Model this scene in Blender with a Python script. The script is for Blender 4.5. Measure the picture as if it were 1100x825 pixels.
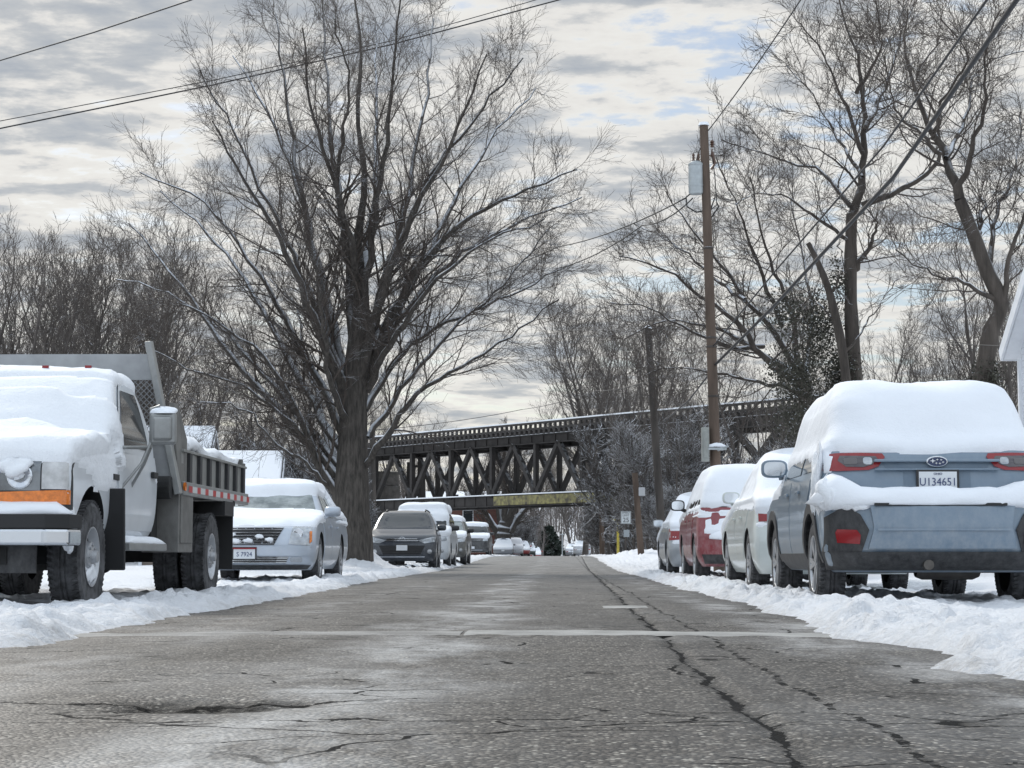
import bpy, bmesh, math, random
import numpy as np
from mathutils import Vector, Matrix
R = math.radians
sc = bpy.context.scene
for o in list(bpy.data.objects): bpy.data.objects.remove(o)

# ------------------------------------------------------------------ camera
PITCH = math.atan(184.5/2000.0); YAW = math.atan(50.0*math.cos(PITCH)/2000.0); CZ = 0.40
cam_d = bpy.data.cameras.new('camera'); cam = bpy.data.objects.new('camera', cam_d)
sc.collection.objects.link(cam); sc.camera = cam
cam.location = (0, 0, CZ); cam.rotation_euler = (math.pi/2 + PITCH, 0, YAW)
cam_d.sensor_width = 36.0; cam_d.lens = 36.0*2000/1100.0
cam_d.clip_start = 0.1; cam_d.clip_end = 4000
sc.render.resolution_x = 1024; sc.render.resolution_y = 768

_fw = np.array([-math.sin(YAW)*math.cos(PITCH), math.cos(YAW)*math.cos(PITCH), math.sin(PITCH)])
_rt = np.array([math.cos(YAW), math.sin(YAW), 0.0])
_up = np.cross(_rt, _fw)
def P(px, py, Y):
    d = _fw*2000 + _rt*(px-550) + _up*(412.5-py)
    return Vector(d*(Y/d[1])) + Vector((0, 0, CZ))

# ------------------------------------------------------------------ world
SUN_EL, SUN_AZ = 36.0, -28.0      # azimuth clockwise from +Y
w = bpy.data.worlds.new('World'); sc.world = w; w.use_nodes = True
nt = w.node_tree; N = nt.nodes; L = nt.links; N.clear()
def nd(t, tree=None, **kw):
    n = (tree or nt).nodes.new(t)
    for k, v in kw.items(): setattr(n, k, v)
    return n
def mth(op, a, b=None, c=None, tree=None, clamp=False):
    tr = tree or nt
    n = tr.nodes.new('ShaderNodeMath'); n.operation = op; n.use_clamp = clamp
    for i, v in enumerate((a, b, c)):
        if v is None: continue
        if isinstance(v, (int, float)): n.inputs[i].default_value = v
        else: tr.links.new(v, n.inputs[i])
    return n.outputs[0]
def ramp(fac, stops, tree=None, interp='LINEAR'):
    tr = tree or nt
    n = tr.nodes.new('ShaderNodeValToRGB'); tr.links.new(fac, n.inputs[0]); cr = n.color_ramp; cr.interpolation = interp
    while len(cr.elements) < len(stops): cr.elements.new(0.5)
    for e, (p, c) in zip(cr.elements, stops):
        e.position = p; e.color = (c, c, c, 1) if isinstance(c, (int, float)) else (*c, 1)
    return n.outputs[0]
def mix(fac, a, b, tree=None, mode='MIX'):
    tr = tree or nt
    n = tr.nodes.new('ShaderNodeMix'); n.data_type = 'RGBA'; n.blend_type = mode
    for s, v in ((n.inputs[0], fac), (n.inputs[6], a), (n.inputs[7], b)):
        if isinstance(v, (int, float)): s.default_value = v
        elif isinstance(v, tuple): s.default_value = (*v, 1)
        else: tr.links.new(v, s)
    return n.outputs[2]
sky = nd('ShaderNodeTexSky'); sky.sky_type = 'NISHITA'; sky.sun_disc = False
sky.sun_elevation = R(SUN_EL); sky.sun_rotation = R(SUN_AZ); sky.air_density = 1.0; sky.dust_density = 1.2
tc = nd('ShaderNodeTexCoord'); sep = nd('ShaderNodeSeparateXYZ'); L.new(tc.outputs['Generated'], sep.inputs[0])
zz = mth('ADD', mth('MAXIMUM', sep.outputs[2], 0.0), 0.10)
cmb = nd('ShaderNodeCombineXYZ')
L.new(mth('DIVIDE', sep.outputs[0], zz), cmb.inputs[0]); L.new(mth('DIVIDE', sep.outputs[1], zz), cmb.inputs[1])
def wnoise(vec, scale, det, rough, dist=0.0, off=(0, 0, 0), sc3=(1, 1, 1)):
    mp = nd('ShaderNodeMapping'); L.new(vec, mp.inputs[0]); mp.inputs['Location'].default_value = off; mp.inputs['Scale'].default_value = sc3
    n = nd('ShaderNodeTexNoise'); L.new(mp.outputs[0], n.inputs['Vector']); n.inputs['Scale'].default_value = scale
    n.inputs['Detail'].default_value = det; n.inputs['Roughness'].default_value = rough; n.inputs['Distortion'].default_value = dist
    return n.outputs[0]
c1 = wnoise(cmb.outputs[0], 3.8, 8, 0.56, 0.15, (3.1, 1.7, 0), (1.0, 1.1, 1))
c2 = wnoise(cmb.outputs[0], 0.8, 4, 0.5, 0.3, (7.3, 4.2, 0), (1.0, 1.0, 1))
c3 = wnoise(cmb.outputs[0], 8.0, 6, 0.62, 0.1, (1.3, 9.2, 0), (1.0, 1.3, 1))
dens = mth('ADD', mth('ADD', mth('MULTIPLY', c1, 0.60), mth('MULTIPLY', c2, 0.17)), mth('MULTIPLY', c3, 0.26))
cover = ramp(dens, [(0.40, 0.0), (0.47, 1.0)])
# thin cloud is bright cream, thick cloud a flat blue grey
ccol = ramp(dens, [(0.40, (0.70, 0.77, 0.86)), (0.455, (1.04, 1.03, 0.985)), (0.51, (0.97, 0.95, 0.91)), (0.56, (0.63, 0.655, 0.68)), (0.64, (0.45, 0.50, 0.57))])
hz = mth('MAXIMUM', sep.outputs[2], 0.0)
horiz = ramp(hz, [(0.0, 1.0), (0.05, 0.6), (0.12, 0.15), (0.25, 0.0)])
ccol = mix(mth('MULTIPLY', horiz, 0.35), ccol, (0.88, 0.87, 0.83))
# the deck is thinner and brighter overhead and behind than low ahead
lift = ramp(mth('MULTIPLY_ADD', sep.outputs[2], 0.9, mth('MULTIPLY', sep.outputs[1], -0.35)), [(0.0, 1.0), (0.15, (1.04, 1.09, 1.16)), (0.6, (1.50, 1.68, 1.92))])
ccol = mix(1.0, ccol, lift, mode='MULTIPLY')
csc = nd('ShaderNodeVectorMath'); csc.operation = 'SCALE'; L.new(ccol, csc.inputs[0]); csc.inputs['Scale'].default_value = 7.0
cbl = nd('ShaderNodeVectorMath'); cbl.operation = 'MULTIPLY'; L.new(sky.outputs[0], cbl.inputs[0]); cbl.inputs[1].default_value = (0.85, 0.85, 0.85)
cov2 = mth('MAXIMUM', cover, mth('MULTIPLY', horiz, 0.9))
final = mix(mth('MULTIPLY', cov2, 0.96), cbl.outputs[0], csc.outputs[0])
bg = nd('ShaderNodeBackground'); L.new(final, bg.inputs[0]); bg.inputs[1].default_value = 0.1
wo = nd('ShaderNodeOutputWorld'); L.new(bg.outputs[0], wo.inputs[0])

sun_d = bpy.data.lights.new('sun', 'SUN'); sun_d.energy = 1.5; sun_d.angle = R(11); sun_d.color = (1.0, 0.95, 0.87)
sun = bpy.data.objects.new('sun', sun_d); sc.collection.objects.link(sun)
sd = Vector((math.sin(R(SUN_AZ))*math.cos(R(SUN_EL)), math.cos(R(SUN_AZ))*math.cos(R(SUN_EL)), math.sin(R(SUN_EL))))
sun.rotation_euler = sd.to_track_quat('Z', 'Y').to_euler()
sc.view_settings.view_transform = 'Standard'; sc.view_settings.look = 'None'
sc.view_settings.exposure = 0.24; sc.view_settings.gamma = 1.0; sc.view_settings.use_curve_mapping = False

# ------------------------------------------------------------------ helpers
def vnoise(x, y, seed=0):
    x = np.asarray(x, float); y = np.asarray(y, float)
    xi = np.floor(x).astype(np.int64); yi = np.floor(y).astype(np.int64); fx = x-xi; fy = y-yi
    def h(a, b):
        n = (a*374761393 + b*668265263 + seed*1442695041) & 0xffffffff
        n = ((n ^ (n >> 13))*1274126177) & 0xffffffff
        return ((n ^ (n >> 16)) & 0xffff)/65535.0
    u = fx*fx*(3-2*fx); v = fy*fy*(3-2*fy)
    return (h(xi, yi)*(1-u)+h(xi+1, yi)*u)*(1-v) + (h(xi, yi+1)*(1-u)+h(xi+1, yi+1)*u)*v
def fbm(x, y, oct=4, seed=0, rough=0.5):
    a = 1.0; s = 0; t = 0
    for i in range(oct):
        s = s + a*(vnoise(x*2**i, y*2**i, seed+i*17)-0.5); t += a; a *= rough
    return s/t*2
def sst(x, a, b):
    t = np.clip((np.asarray(x, float)-a)/(b-a), 0, 1); return t*t*(3-2*t)

def mesh_from(name, verts, faces, mats, smooth=False, mi=None):
    me = bpy.data.meshes.new(name)
    if isinstance(faces, np.ndarray):
        verts = np.asarray(verts, np.float32); nf, k = faces.shape
        me.vertices.add(len(verts)); me.vertices.foreach_set('co', verts.ravel())
        me.loops.add(nf*k); me.loops.foreach_set('vertex_index', faces.astype(np.int32).ravel())
        me.polygons.add(nf); me.polygons.foreach_set('loop_start', np.arange(0, nf*k, k, dtype=np.int32))
        me.update(calc_edges=True)
    else:
        me.from_pydata([tuple(v) for v in verts], [], faces); me.update()
    for m in (mats if isinstance(mats, (list, tuple)) else [mats]): me.materials.append(m)
    if smooth: me.polygons.foreach_set('use_smooth', [True]*len(me.polygons))
    if mi is not None: me.polygons.foreach_set('material_index', np.asarray(mi, np.int32))
    return me
def link(name, me, parent=None):
    o = bpy.data.objects.new(name, me); sc.collection.objects.link(o)
    if parent is not None: o.parent = parent
    return o
def tag(o, label=None, cat=None, group=None, kind=None):
    if label: o['label'] = label
    if cat: o['category'] = cat
    if group: o['group'] = group
    if kind: o['kind'] = kind
    return o
def thing(name, label, cat, loc=(0, 0, 0), rz=0.0, group=None):
    o = link(name, None); o.location = loc; o.rotation_euler = (0, 0, rz); o.empty_display_size = 0.3
    return tag(o, label, cat, group)
def copy_tree(root, loc, rz=0.0, scale=1.0, label=None):
    r = root.copy(); sc.collection.objects.link(r); r.location = loc; r.rotation_euler = (0, 0, rz)
    r.scale = (scale, scale, scale) if isinstance(scale, (int, float)) else scale
    if label: r['label'] = label
    for ch in list(root.children):
        c = ch.copy(); sc.collection.objects.link(c); c.parent = r
        for g in ch.children:
            d = g.copy(); sc.collection.objects.link(d); d.parent = c
    return r

class MB:
    def __init__(s): s.v = []; s.f = []; s.m = []
    def add(s, v, f, m=0):
        b = len(s.v); s.v += [tuple(p) for p in v]; s.f += [tuple(i+b for i in q) for q in f]; s.m += [m]*len(f); return s
    def box(s, c, d, rz=0.0, m=0, mat=None):
        hx, hy, hz = d[0]/2, d[1]/2, d[2]/2
        v = [Vector((x*hx, y*hy, z*hz)) for z in (-1, 1) for y in (-1, 1) for x in (-1, 1)]
        M = mat if mat is not None else Matrix.Rotation(rz, 4, 'Z')
        v = [M @ p + Vector(c) for p in v]
        return s.add(v, [(0, 2, 3, 1), (4, 5, 7, 6), (0, 1, 5, 4), (2, 6, 7, 3), (0, 4, 6, 2), (1, 3, 7, 5)], m)
    def beam(s, a, b, w, h, m=0, up=(0, 0, 1)):
        a = Vector(a); b = Vector(b); d = b-a; ln = d.length; d.normalize(); u = Vector(up)
        if abs(d.dot(u)) > 0.98: u = Vector((0, 1, 0))
        x = d.cross(u).normalized(); z = x.cross(d).normalized()
        M = Matrix((x, d, z)).transposed().to_4x4()
        return s.box((a+b)/2, (w, ln, h), m=m, mat=M)
    def tube(s, pts, r, n=8, m=0, cap=True):
        pts = [Vector(p) for p in pts]; k = len(pts); rr = r if isinstance(r, (list, tuple)) else [r]*k
        v = []; prev = None
        for i, p in enumerate(pts):
            t = (pts[min(i+1, k-1)]-pts[max(i-1, 0)]).normalized()
            if prev is None:
                u = Vector((0, 0, 1)) if abs(t.z) < 0.9 else Vector((1, 0, 0)); a = t.cross(u).normalized()
            else: a = (prev - t*prev.dot(t)).normalized()
            prev = a; b = t.cross(a)
            for j in range(n):
                q = 2*math.pi*j/n; v.append(p + a*math.cos(q)*rr[i] + b*math.sin(q)*rr[i])
        f = [(i*n+j, i*n+(j+1) % n, (i+1)*n+(j+1) % n, (i+1)*n+j) for i in range(k-1) for j in range(n)]
        if cap: f += [tuple(range(n))[::-1], tuple(range((k-1)*n, k*n))]
        return s.add(v, f, m)
    def lathe(s, prof, c=(0, 0, 0), axis='Z', n=24, m=0, closed=False):
        v = []
        for r_, h in prof:
            for j in range(n):
                q = 2*math.pi*j/n; a, b = r_*math.cos(q), r_*math.sin(q)
                p = (a, b, h) if axis == 'Z' else ((h, a, b) if axis == 'X' else (b, h, a))
                v.append(Vector(p)+Vector(c))
        k = len(prof); rng = range(k) if closed else range(k-1)
        f = [(i*n+j, i*n+(j+1) % n, ((i+1) % k)*n+(j+1) % n, ((i+1) % k)*n+j) for i in rng for j in range(n)]
        return s.add(v, f, m)
    def prism(s, poly, z0, z1, m=0, fn=None):
        fn = fn or (lambda x, y, z: (x, y, z)); n = len(poly)
        v = [fn(x, y, z0) for x, y in poly]+[fn(x, y, z1) for x, y in poly]
        return s.add(v, [tuple(range(n))[::-1], tuple(range(n, 2*n))]+[(i, (i+1) % n, n+(i+1) % n, n+i) for i in range(n)], m)
    def blob(s, c, r, m=0, seed=0, amp=0.15, nu=20, nv=12, half=False):
        v = []; rng = random.Random(seed); ph = [rng.uniform(0, 6.28) for _ in range(6)]
        for i in range(nv+1):
            th = (math.pi/2 if half else math.pi)*i/nv
            for j in range(nu):
                q = 2*math.pi*j/nu
                k = 1+amp*(math.sin(2*q+ph[0])*math.sin(th*2+ph[1])+0.6*math.sin(3*q+ph[2]+th*3)+0.4*math.sin(5*q+ph[3])*math.sin(4*th+ph[4]))
                v.append((c[0]+r[0]*k*math.sin(th)*math.cos(q), c[1]+r[1]*k*math.sin(th)*math.sin(q), c[2]+r[2]*k*math.cos(th)))
        return s.add(v, [(i*nu+j, (i+1)*nu+j, (i+1)*nu+(j+1) % nu, i*nu+(j+1) % nu) for i in range(nv) for j in range(nu)], m)
    def build(s, name, mats, parent=None, smooth=False, bevel=0.0, auto=False):
        me = mesh_from(name, s.v, s.f, mats, smooth, s.m)
        bm = bmesh.new(); bm.from_mesh(me); bmesh.ops.remove_doubles(bm, verts=bm.verts, dist=1e-5)
        bmesh.ops.recalc_face_normals(bm, faces=bm.faces); bm.to_mesh(me); bm.free()
        o = link(name, me, parent)
        if bevel:
            b = o.modifiers.new('bevel', 'BEVEL'); b.width = bevel; b.segments = 2; b.limit_method = 'ANGLE'; b.angle_limit = R(35)
        if auto:
            for p in me.polygons: p.use_smooth = True
            me.set_sharp_from_angle(angle=R(35))
        return o

# ------------------------------------------------------------------ materials
MATS = {}
def material(name, color=(0.5, 0.5, 0.5), rough=0.6, metal=0.0, spec=0.5, coat=0.0, var=0.0, vscale=6.0, bump=0.0, bscale=40.0, emit=None, col2=None, snow=0.0, sdir=(0.35, 0.75), dirt=0.0, alpha=1.0, trans=0.0):
    if name in MATS: return MATS[name]
    m = bpy.data.materials.new(name); m.use_nodes = True; t = m.node_tree
    b = t.nodes['Principled BSDF']; b.inputs['Roughness'].default_value = rough; b.inputs['Metallic'].default_value = metal
    b.inputs['Specular IOR Level'].default_value = spec; b.inputs['Coat Weight'].default_value = coat; b.inputs['Coat Roughness'].default_value = 0.08
    b.inputs['Base Color'].default_value = (*color, 1)
    tcn = t.nodes.new('ShaderNodeTexCoord'); out = None
    def nz(scale, det=4, rough_=0.55, src='Object', sc3=None):
        n = t.nodes.new('ShaderNodeTexNoise'); n.inputs['Scale'].default_value = scale; n.inputs['Detail'].default_value = det; n.inputs['Roughness'].default_value = rough_
        if sc3:
            mp = t.nodes.new('ShaderNodeMapping'); mp.inputs['Scale'].default_value = sc3; t.links.new(tcn.outputs[src], mp.inputs[0]); t.links.new(mp.outputs[0], n.inputs['Vector'])
        else: t.links.new(tcn.outputs[src], n.inputs['Vector'])
        return n.outputs[0]
    col = None
    if var > 0 or col2:
        vs3 = (1, 1, 0.18) if name.startswith('bark') or name.startswith('pole') else None
        c2_ = col2 or tuple(c*(1-var) for c in color); c1_ = color if col2 else tuple(min(1, c*(1+var*0.6)) for c in color)
        col = mix(ramp(nz(vscale, 5, 0.6, sc3=vs3), [(0.35, 0.0), (0.65, 1.0)], t), c1_, c2_, t)
    if dirt > 0:
        ob = t.nodes.new('ShaderNodeSeparateXYZ'); t.links.new(tcn.outputs['Object'], ob.inputs[0])
        low = ramp(ob.outputs[2], [(0.25, 1.0), (0.95, 0.25)], t)
        f = mth('MULTIPLY', mth('MULTIPLY', low, ramp(nz(16.0, 8, 0.75, sc3=(1, 1, 0.6)), [(0.36, 0.0), (0.72, 1.0)], t), tree=t), dirt, tree=t)
        col = mix(f, col if col is not None else color, (0.50, 0.50, 0.49), t)
        r = t.nodes.new('ShaderNodeMapRange'); t.links.new(f, r.inputs[0]); r.inputs[3].default_value = rough; r.inputs[4].default_value = 0.75; t.links.new(r.outputs[0], b.inputs['Roughness'])
    if snow > 0:
        g = t.nodes.new('ShaderNodeNewGeometry'); s3 = t.nodes.new('ShaderNodeSeparateXYZ'); t.links.new(g.outputs['Normal'], s3.inputs[0])
        fz = ramp(s3.outputs[2], [(sdir[0], 0.0), (sdir[1], 1.0)], t)
        fn_ = ramp(nz(2.2, 4, 0.6, 'Object'), [(0.62-snow*0.3, 0.0), (0.70-snow*0.3, 1.0)], t)
        f = mth('MULTIPLY', fz, fn_, tree=t)
        col = mix(f, col if col is not None else color, (0.80, 0.83, 0.88), t)
    if col is not None: t.links.new(col, b.inputs['Base Color'])
    if bump > 0:
        bp = t.nodes.new('ShaderNodeBump'); bp.inputs['Strength'].default_value = 1.0; bp.inputs['Distance'].default_value = bump
        t.links.new(nz(bscale, 5, 0.6, sc3=(1, 1, 0.2) if name.startswith('bark') or name.startswith('pole') else None), bp.inputs['Height']); t.links.new(bp.outputs[0], b.inputs['Normal'])
    if emit: b.inputs['Emission Color'].default_value = (*emit, 1); b.inputs['Emission Strength'].default_value = 1
    if trans: b.inputs['Transmission Weight'].default_value = trans
    MATS[name] = m; return m

def snow_material(name, tint=(0.84, 0.865, 0.91), lump=0.02, dirty=0.0):
    m = bpy.data.materials.new(name); m.use_nodes = True; t = m.node_tree; b = t.nodes['Principled BSDF']
    b.inputs['Roughness'].default_value = 0.7; b.inputs['Specular IOR Level'].default_value = 0.25
    b.inputs['Subsurface Weight'].default_value = 0.0
    tcn = t.nodes.new('ShaderNodeTexCoord')
    def nz(s, d=5, r=0.6):
        n = t.nodes.new('ShaderNodeTexNoise'); n.inputs['Scale'].default_value = s; n.inputs['Detail'].default_value = d; n.inputs['Roughness'].default_value = r
        t.links.new(tcn.outputs['Object'], n.inputs['Vector']); return n.outputs[0]
    col = mix(nz(3.0), tint, tuple(c*0.93 for c in tint), t)
    if dirty:
        at = t.nodes.new('ShaderNodeAttribute'); at.attribute_name = 'dirt'
        f = mth('MULTIPLY', at.outputs['Fac'], ramp(nz(14, 7, 0.75), [(0.36, 0.15), (0.66, 1.0)], t), tree=t)
        col = mix(mth('MULTIPLY', f, dirty, tree=t), col, (0.40, 0.385, 0.37), t)
    t.links.new(col, b.inputs['Base Color'])
    h = mth('ADD', mth('MULTIPLY', nz(9, 7, 0.68), lump, tree=t), mth('MULTIPLY', nz(60, 4, 0.7), max(lump*0.15, 0.003), tree=t), tree=t)
    bp = t.nodes.new('ShaderNodeBump'); bp.inputs['Distance'].default_value = 1.0; bp.inputs['Strength'].default_value = 1.0
    t.links.new(h, bp.inputs['Height']); t.links.new(bp.outputs[0], b.inputs['Normal'])
    MATS[name] = m; return m
M_snow_g = snow_material('snow_ground', (0.82, 0.835, 0.865), 0.055, 0.9)
M_snow = snow_material('snow_soft', (0.86, 0.885, 0.925), 0.006)
M_snow_rough = snow_material('snow_rough', (0.86, 0.88, 0.91), 0.02)

# ------------------------------------------------------------------ ground
def gz(Y):
    Y = np.asarray(Y, float)
    return 0.37*sst(Y, 45, 112) - 3.2*sst(Y, 205, 300)
XL = np.array([[-20, -2.3], [7.7, -2.31], [8.6, -2.27], [11.9, -2.38], [15, -2.45], [18.6, -2.45], [24, -2.7], [32, -2.95], [60, -3.2], [110, -3.7], [230, -3.9]])
XR = np.array([[-20, 1.5], [5.0, 1.5], [5.8, 1.45], [6.8, 1.33], [7.6, 1.48], [8.6, 1.42], [9.4, 1.25], [11, 1.36], [15, 1.43], [28, 1.43], [60, 1.55], [120, 1.9], [230, 2.2]])
def ground_z(x, Y):
    xl = np.interp(Y, XL[:, 0], XL[:, 1]) + 0.10*fbm(Y*0.9, Y*0+3, 4, 5, 0.6); xr = np.interp(Y, XR[:, 0], XR[:, 1]) + 0.10*fbm(Y*0.9, Y*0+9, 4, 8, 0.6)
    s = np.maximum(xl-x, x-xr)
    near = sst(s + 0.10*fbm(x*3, Y*3, 4, 66), -0.02, 0.30)
    lum = fbm(x*2.0, Y*1.6, 5, 2, 0.65)*0.060 + np.abs(fbm(x*5, Y*4, 4, 12, 0.65))*0.10 + 0.035*sst(fbm(x*7, Y*7, 2, 44), 0.25, 0.6)
    berm = 0.035*np.exp(-((s-0.5)/0.34)**2)
    flat = 0.016 + 0.06*sst(s, 2.4, 3.2) + 0.12*sst(s, 5, 12)*fbm(x*0.3, Y*0.3, 3, 4)
    amp = 1.0 - 0.6*sst(s, 1.4, 3.0)
    z = -0.045 + near*(0.045 + flat + berm + lum*amp)
    # swells: ploughed heap by the old tree, banks at the underpass
    z = z + 0.42*np.exp(-(((x+5.0)/0.6)**2+((Y-47.5)/3.0)**2))*(1+0.4*fbm(x*3, Y*3, 3, 7))*near
    z = z + 0.35*np.exp(-(((x-3.9)/1.5)**2+((Y-82)/14)**2))*(1+0.6*fbm(x*2, Y*0.7, 3, 19))*sst(s, 0.2, 1.2)
    z = z + gz(Y)
    hill = 20*sst(Y, 330, 640) + 30*sst(Y, 640, 1500)
    side = 5.5*sst(np.abs(x+1), 30, 150)*sst(Y, 60, 260)
    return z + hill*(0.7+0.3*vnoise(x*0.006+9, Y*0.004)) + side
def axis(segs):
    out = [segs[0][0]]
    for a, b, st in segs:
        n = max(1, int(round((b-a)/st))); out += list(a + (b-a)*(np.arange(1, n+1)/n))
    return np.array(out)
gx = axis([(-900, -200, 70), (-200, -40, 16), (-40, -12, 2.0), (-12, -6.2, 0.2), (-6.2, -3.2, 0.06), (-3.2, -2.0, 0.035), (-2.0, 1.1, 0.25), (1.1, 2.3, 0.03), (2.3, 5.4, 0.05), (5.4, 12, 0.25), (12, 40, 2.0), (40, 200, 16), (200, 900, 70)])
gy = axis([(-60, -4, 4), (-4, 4.6, 0.4), (4.6, 11, 0.04), (11, 18, 0.055), (18, 34, 0.10), (34, 60, 0.2), (60, 130, 0.6), (130, 260, 2.5), (260, 700, 12), (700, 3000, 90)])
GX, GY = np.meshgrid(gx, gy); GZ = ground_z(GX, GY)
nx, ny = len(gx), len(gy)
I = np.arange(nx*ny).reshape(ny, nx)
F = np.stack([I[:-1, :-1].ravel(), I[:-1, 1:].ravel(), I[1:, 1:].ravel(), I[1:, :-1].ravel()], 1)
me = mesh_from('ground', np.stack([GX.ravel(), GY.ravel(), GZ.ravel()], 1), F, M_snow_g, True)
S_ = np.maximum(np.interp(GY, XL[:, 0], XL[:, 1])-GX, GX-np.interp(GY, XR[:, 0], XR[:, 1]))
da = me.attributes.new('dirt', 'FLOAT', 'POINT'); da.data.foreach_set('value', (np.clip(1-(S_-0.03)/0.22, 0, 1)*0.85+0.30*np.clip(1-(S_-0.1)/0.9, 0, 1)).ravel().astype(np.float32))
tag(link('ground', me), 'snow covered ground and roadside banks', kind='structure')

# ------------------------------------------------------------------ road
def road_material():
    m = bpy.data.materials.new('asphalt'); m.use_nodes = True; t = m.node_tree; b = t.nodes['Principled BSDF']
    tcn = t.nodes.new('ShaderNodeTexCoord'); ob = tcn.outputs['Object']
    sp = t.nodes.new('ShaderNodeSeparateXYZ'); t.links.new(ob, sp.inputs[0]); X, Y = sp.outputs[0], sp.outputs[1]
    def nz(s, d=5, r=0.6, sc3=(1, 1, 1), off=(0, 0, 0), dist=0.0):
        mp = t.nodes.new('ShaderNodeMapping'); mp.inputs['Scale'].default_value = sc3; mp.inputs['Location'].default_value = off; t.links.new(ob, mp.inputs[0])
        n = t.nodes.new('ShaderNodeTexNoise'); n.inputs['Scale'].default_value = s; n.inputs['Detail'].default_value = d; n.inputs['Roughness'].default_value = r; n.inputs['Distortion'].default_value = dist
        t.links.new(mp.outputs[0], n.inputs['Vector']); return n.outputs[0]
    def vor(s, feat='F1', sc3=(1, 1, 1)):
        mp = t.nodes.new('ShaderNodeMapping'); mp.inputs['Scale'].default_value = sc3; t.links.new(ob, mp.inputs[0])
        n = t.nodes.new('ShaderNodeTexVoronoi'); n.feature = feat; n.inputs['Scale'].default_value = s; t.links.new(mp.outputs[0], n.inputs['Vector']); return n
    v = vor(85); stone = v.outputs['Color']; sr = t.nodes.new('ShaderNodeSeparateColor'); t.links.new(stone, sr.inputs[0])
    agg = ramp(sr.outputs[0], [(0.0, (0.022, 0.021, 0.020)), (0.45, (0.062, 0.053, 0.045)), (0.80, (0.13, 0.113, 0.095)), (0.92, (0.33, 0.30, 0.26)), (1.0, (0.52, 0.49, 0.43))], t)
    gap = ramp(v.outputs['Distance'], [(0.30, 1.0), (0.75, 0.25)], t)
    agg = mix(1.0, agg, gap, t, 'MULTIPLY')
    big = nz(0.55, 5, 0.6, (1, 0.35, 1))
    tone = mth('MULTIPLY', ramp(big, [(0.3, 0.5), (0.7, 1.15)], t), ramp(nz(3.0, 4, 0.6, (1, 0.05, 1), (2, 0, 0)), [(0.32, 0.68), (0.68, 1.22)], t), tree=t)
    col = mix(1.0, agg, tone, t, 'MULTIPLY')
    # salt and dried brine, dragged along the wheel tracks
    def band(xc, wd):
        return ramp(mth('ABSOLUTE', mth('SUBTRACT', mth('ADD', X, mth('MULTIPLY', mth('SUBTRACT', nz(0.35, 3), 0.5, tree=t), 0.9, tree=t), tree=t), xc, tree=t), tree=t), [(wd*0.25, 1.0), (wd, 0.0)], t)
    salt = mth('MAXIMUM', mth('MAXIMUM', band(-0.62, 0.50), mth('MULTIPLY', band(-1.9, 0.4), 0.5, tree=t), tree=t), mth('MULTIPLY', band(1.25, 0.3), 0.8, tree=t), tree=t)
    salt = mth('MULTIPLY', salt, ramp(nz(1.6, 7, 0.72, (1, 0.45, 1), (3, 1, 0)), [(0.42, 0.0), (0.62, 1.0)], t), tree=t)
    fine = ramp(nz(70, 4, 0.75), [(0.36, 0.45), (0.60, 1.0)], t)
    pale_mix = mth('MULTIPLY', mth('MULTIPLY', salt, fine, tree=t), 0.85, tree=t)
    allover = mth('MULTIPLY', ramp(nz(0.9, 6, 0.65, (1, 0.5, 1), (9, 4, 0)), [(0.50, 0.0), (0.68, 0.26)], t), fine, tree=t)
    far = ramp(mth('DIVIDE', Y, 100.0, tree=t), [(0.10, 0.0), (0.45, 0.22), (1.0, 0.38)], t)  # far road mixed towards the same pale grey, more with distance
    pale_mix = mth('MAXIMUM', mth('MAXIMUM', pale_mix, allover, tree=t), far, tree=t)
    col = mix(pale_mix, col, (0.50, 0.495, 0.485), t)
    # the seam crack with branching side cracks
    xw = mth('ADD', X, mth('ADD', mth('MULTIPLY', mth('SUBTRACT', nz(1.3, 6, 0.6, (0.2, 1, 1)), 0.5, tree=t), 0.20, tree=t), mth('MULTIPLY', mth('SUBTRACT', nz(11, 4, 0.7), 0.5, tree=t), 0.05, tree=t), tree=t), tree=t)
    d1 = mth('ABSOLUTE', mth('SUBTRACT', xw, mth('MULTIPLY_ADD', Y, 0.008, 0.44, tree=t), tree=t), tree=t)
    wdt = mth('MULTIPLY_ADD', nz(2.0, 3), 0.026, 0.003, tree=t)
    seam = mth('LESS_THAN', d1, mth('MULTIPLY', wdt, mth('MULTIPLY_ADD', ramp(nz(2.2, 3, 0.5, off=(2, 8, 0)), [(0.4, 0.0), (0.6, 1.0)], t), 0.9, 0.35, tree=t), tree=t), tree=t)
    seam_soft = ramp(d1, [(0.0, 1.0), (0.07, 0.0)], t)
    d2 = mth('ABSOLUTE', mth('SUBTRACT', xw, mth('MULTIPLY_ADD', Y, 0.002, 0.72, tree=t), tree=t), tree=t)
    seam2 = mth('MULTIPLY', mth('LESS_THAN', d2, 0.012, tree=t), ramp(nz(7, 5, 0.8), [(0.46, 0.0), (0.52, 1.0)], t), tree=t)
    def crk(scale, sc3, wid, gate_s, lo):
        ve = t.nodes.new('ShaderNodeTexVoronoi'); ve.feature = 'DISTANCE_TO_EDGE'; ve.inputs['Scale'].default_value = scale
        mp = t.nodes.new('ShaderNodeMapping'); mp.inputs['Scale'].default_value = sc3
        ad = t.nodes.new('ShaderNodeVectorMath'); ad.operation = 'MULTIPLY_ADD'
        n = t.nodes.new('ShaderNodeTexNoise'); n.inputs['Scale'].default_value = 3.5; n.inputs['Detail'].default_value = 6; t.links.new(ob, n.inputs['Vector'])
        t.links.new(n.outputs['Color'], ad.inputs[0]); ad.inputs[1].default_value = (0.22, 0.22, 0); t.links.new(ob, ad.inputs[2])
        t.links.new(ad.outputs[0], mp.inputs[0]); t.links.new(mp.outputs[0], ve.inputs['Vector'])
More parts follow.
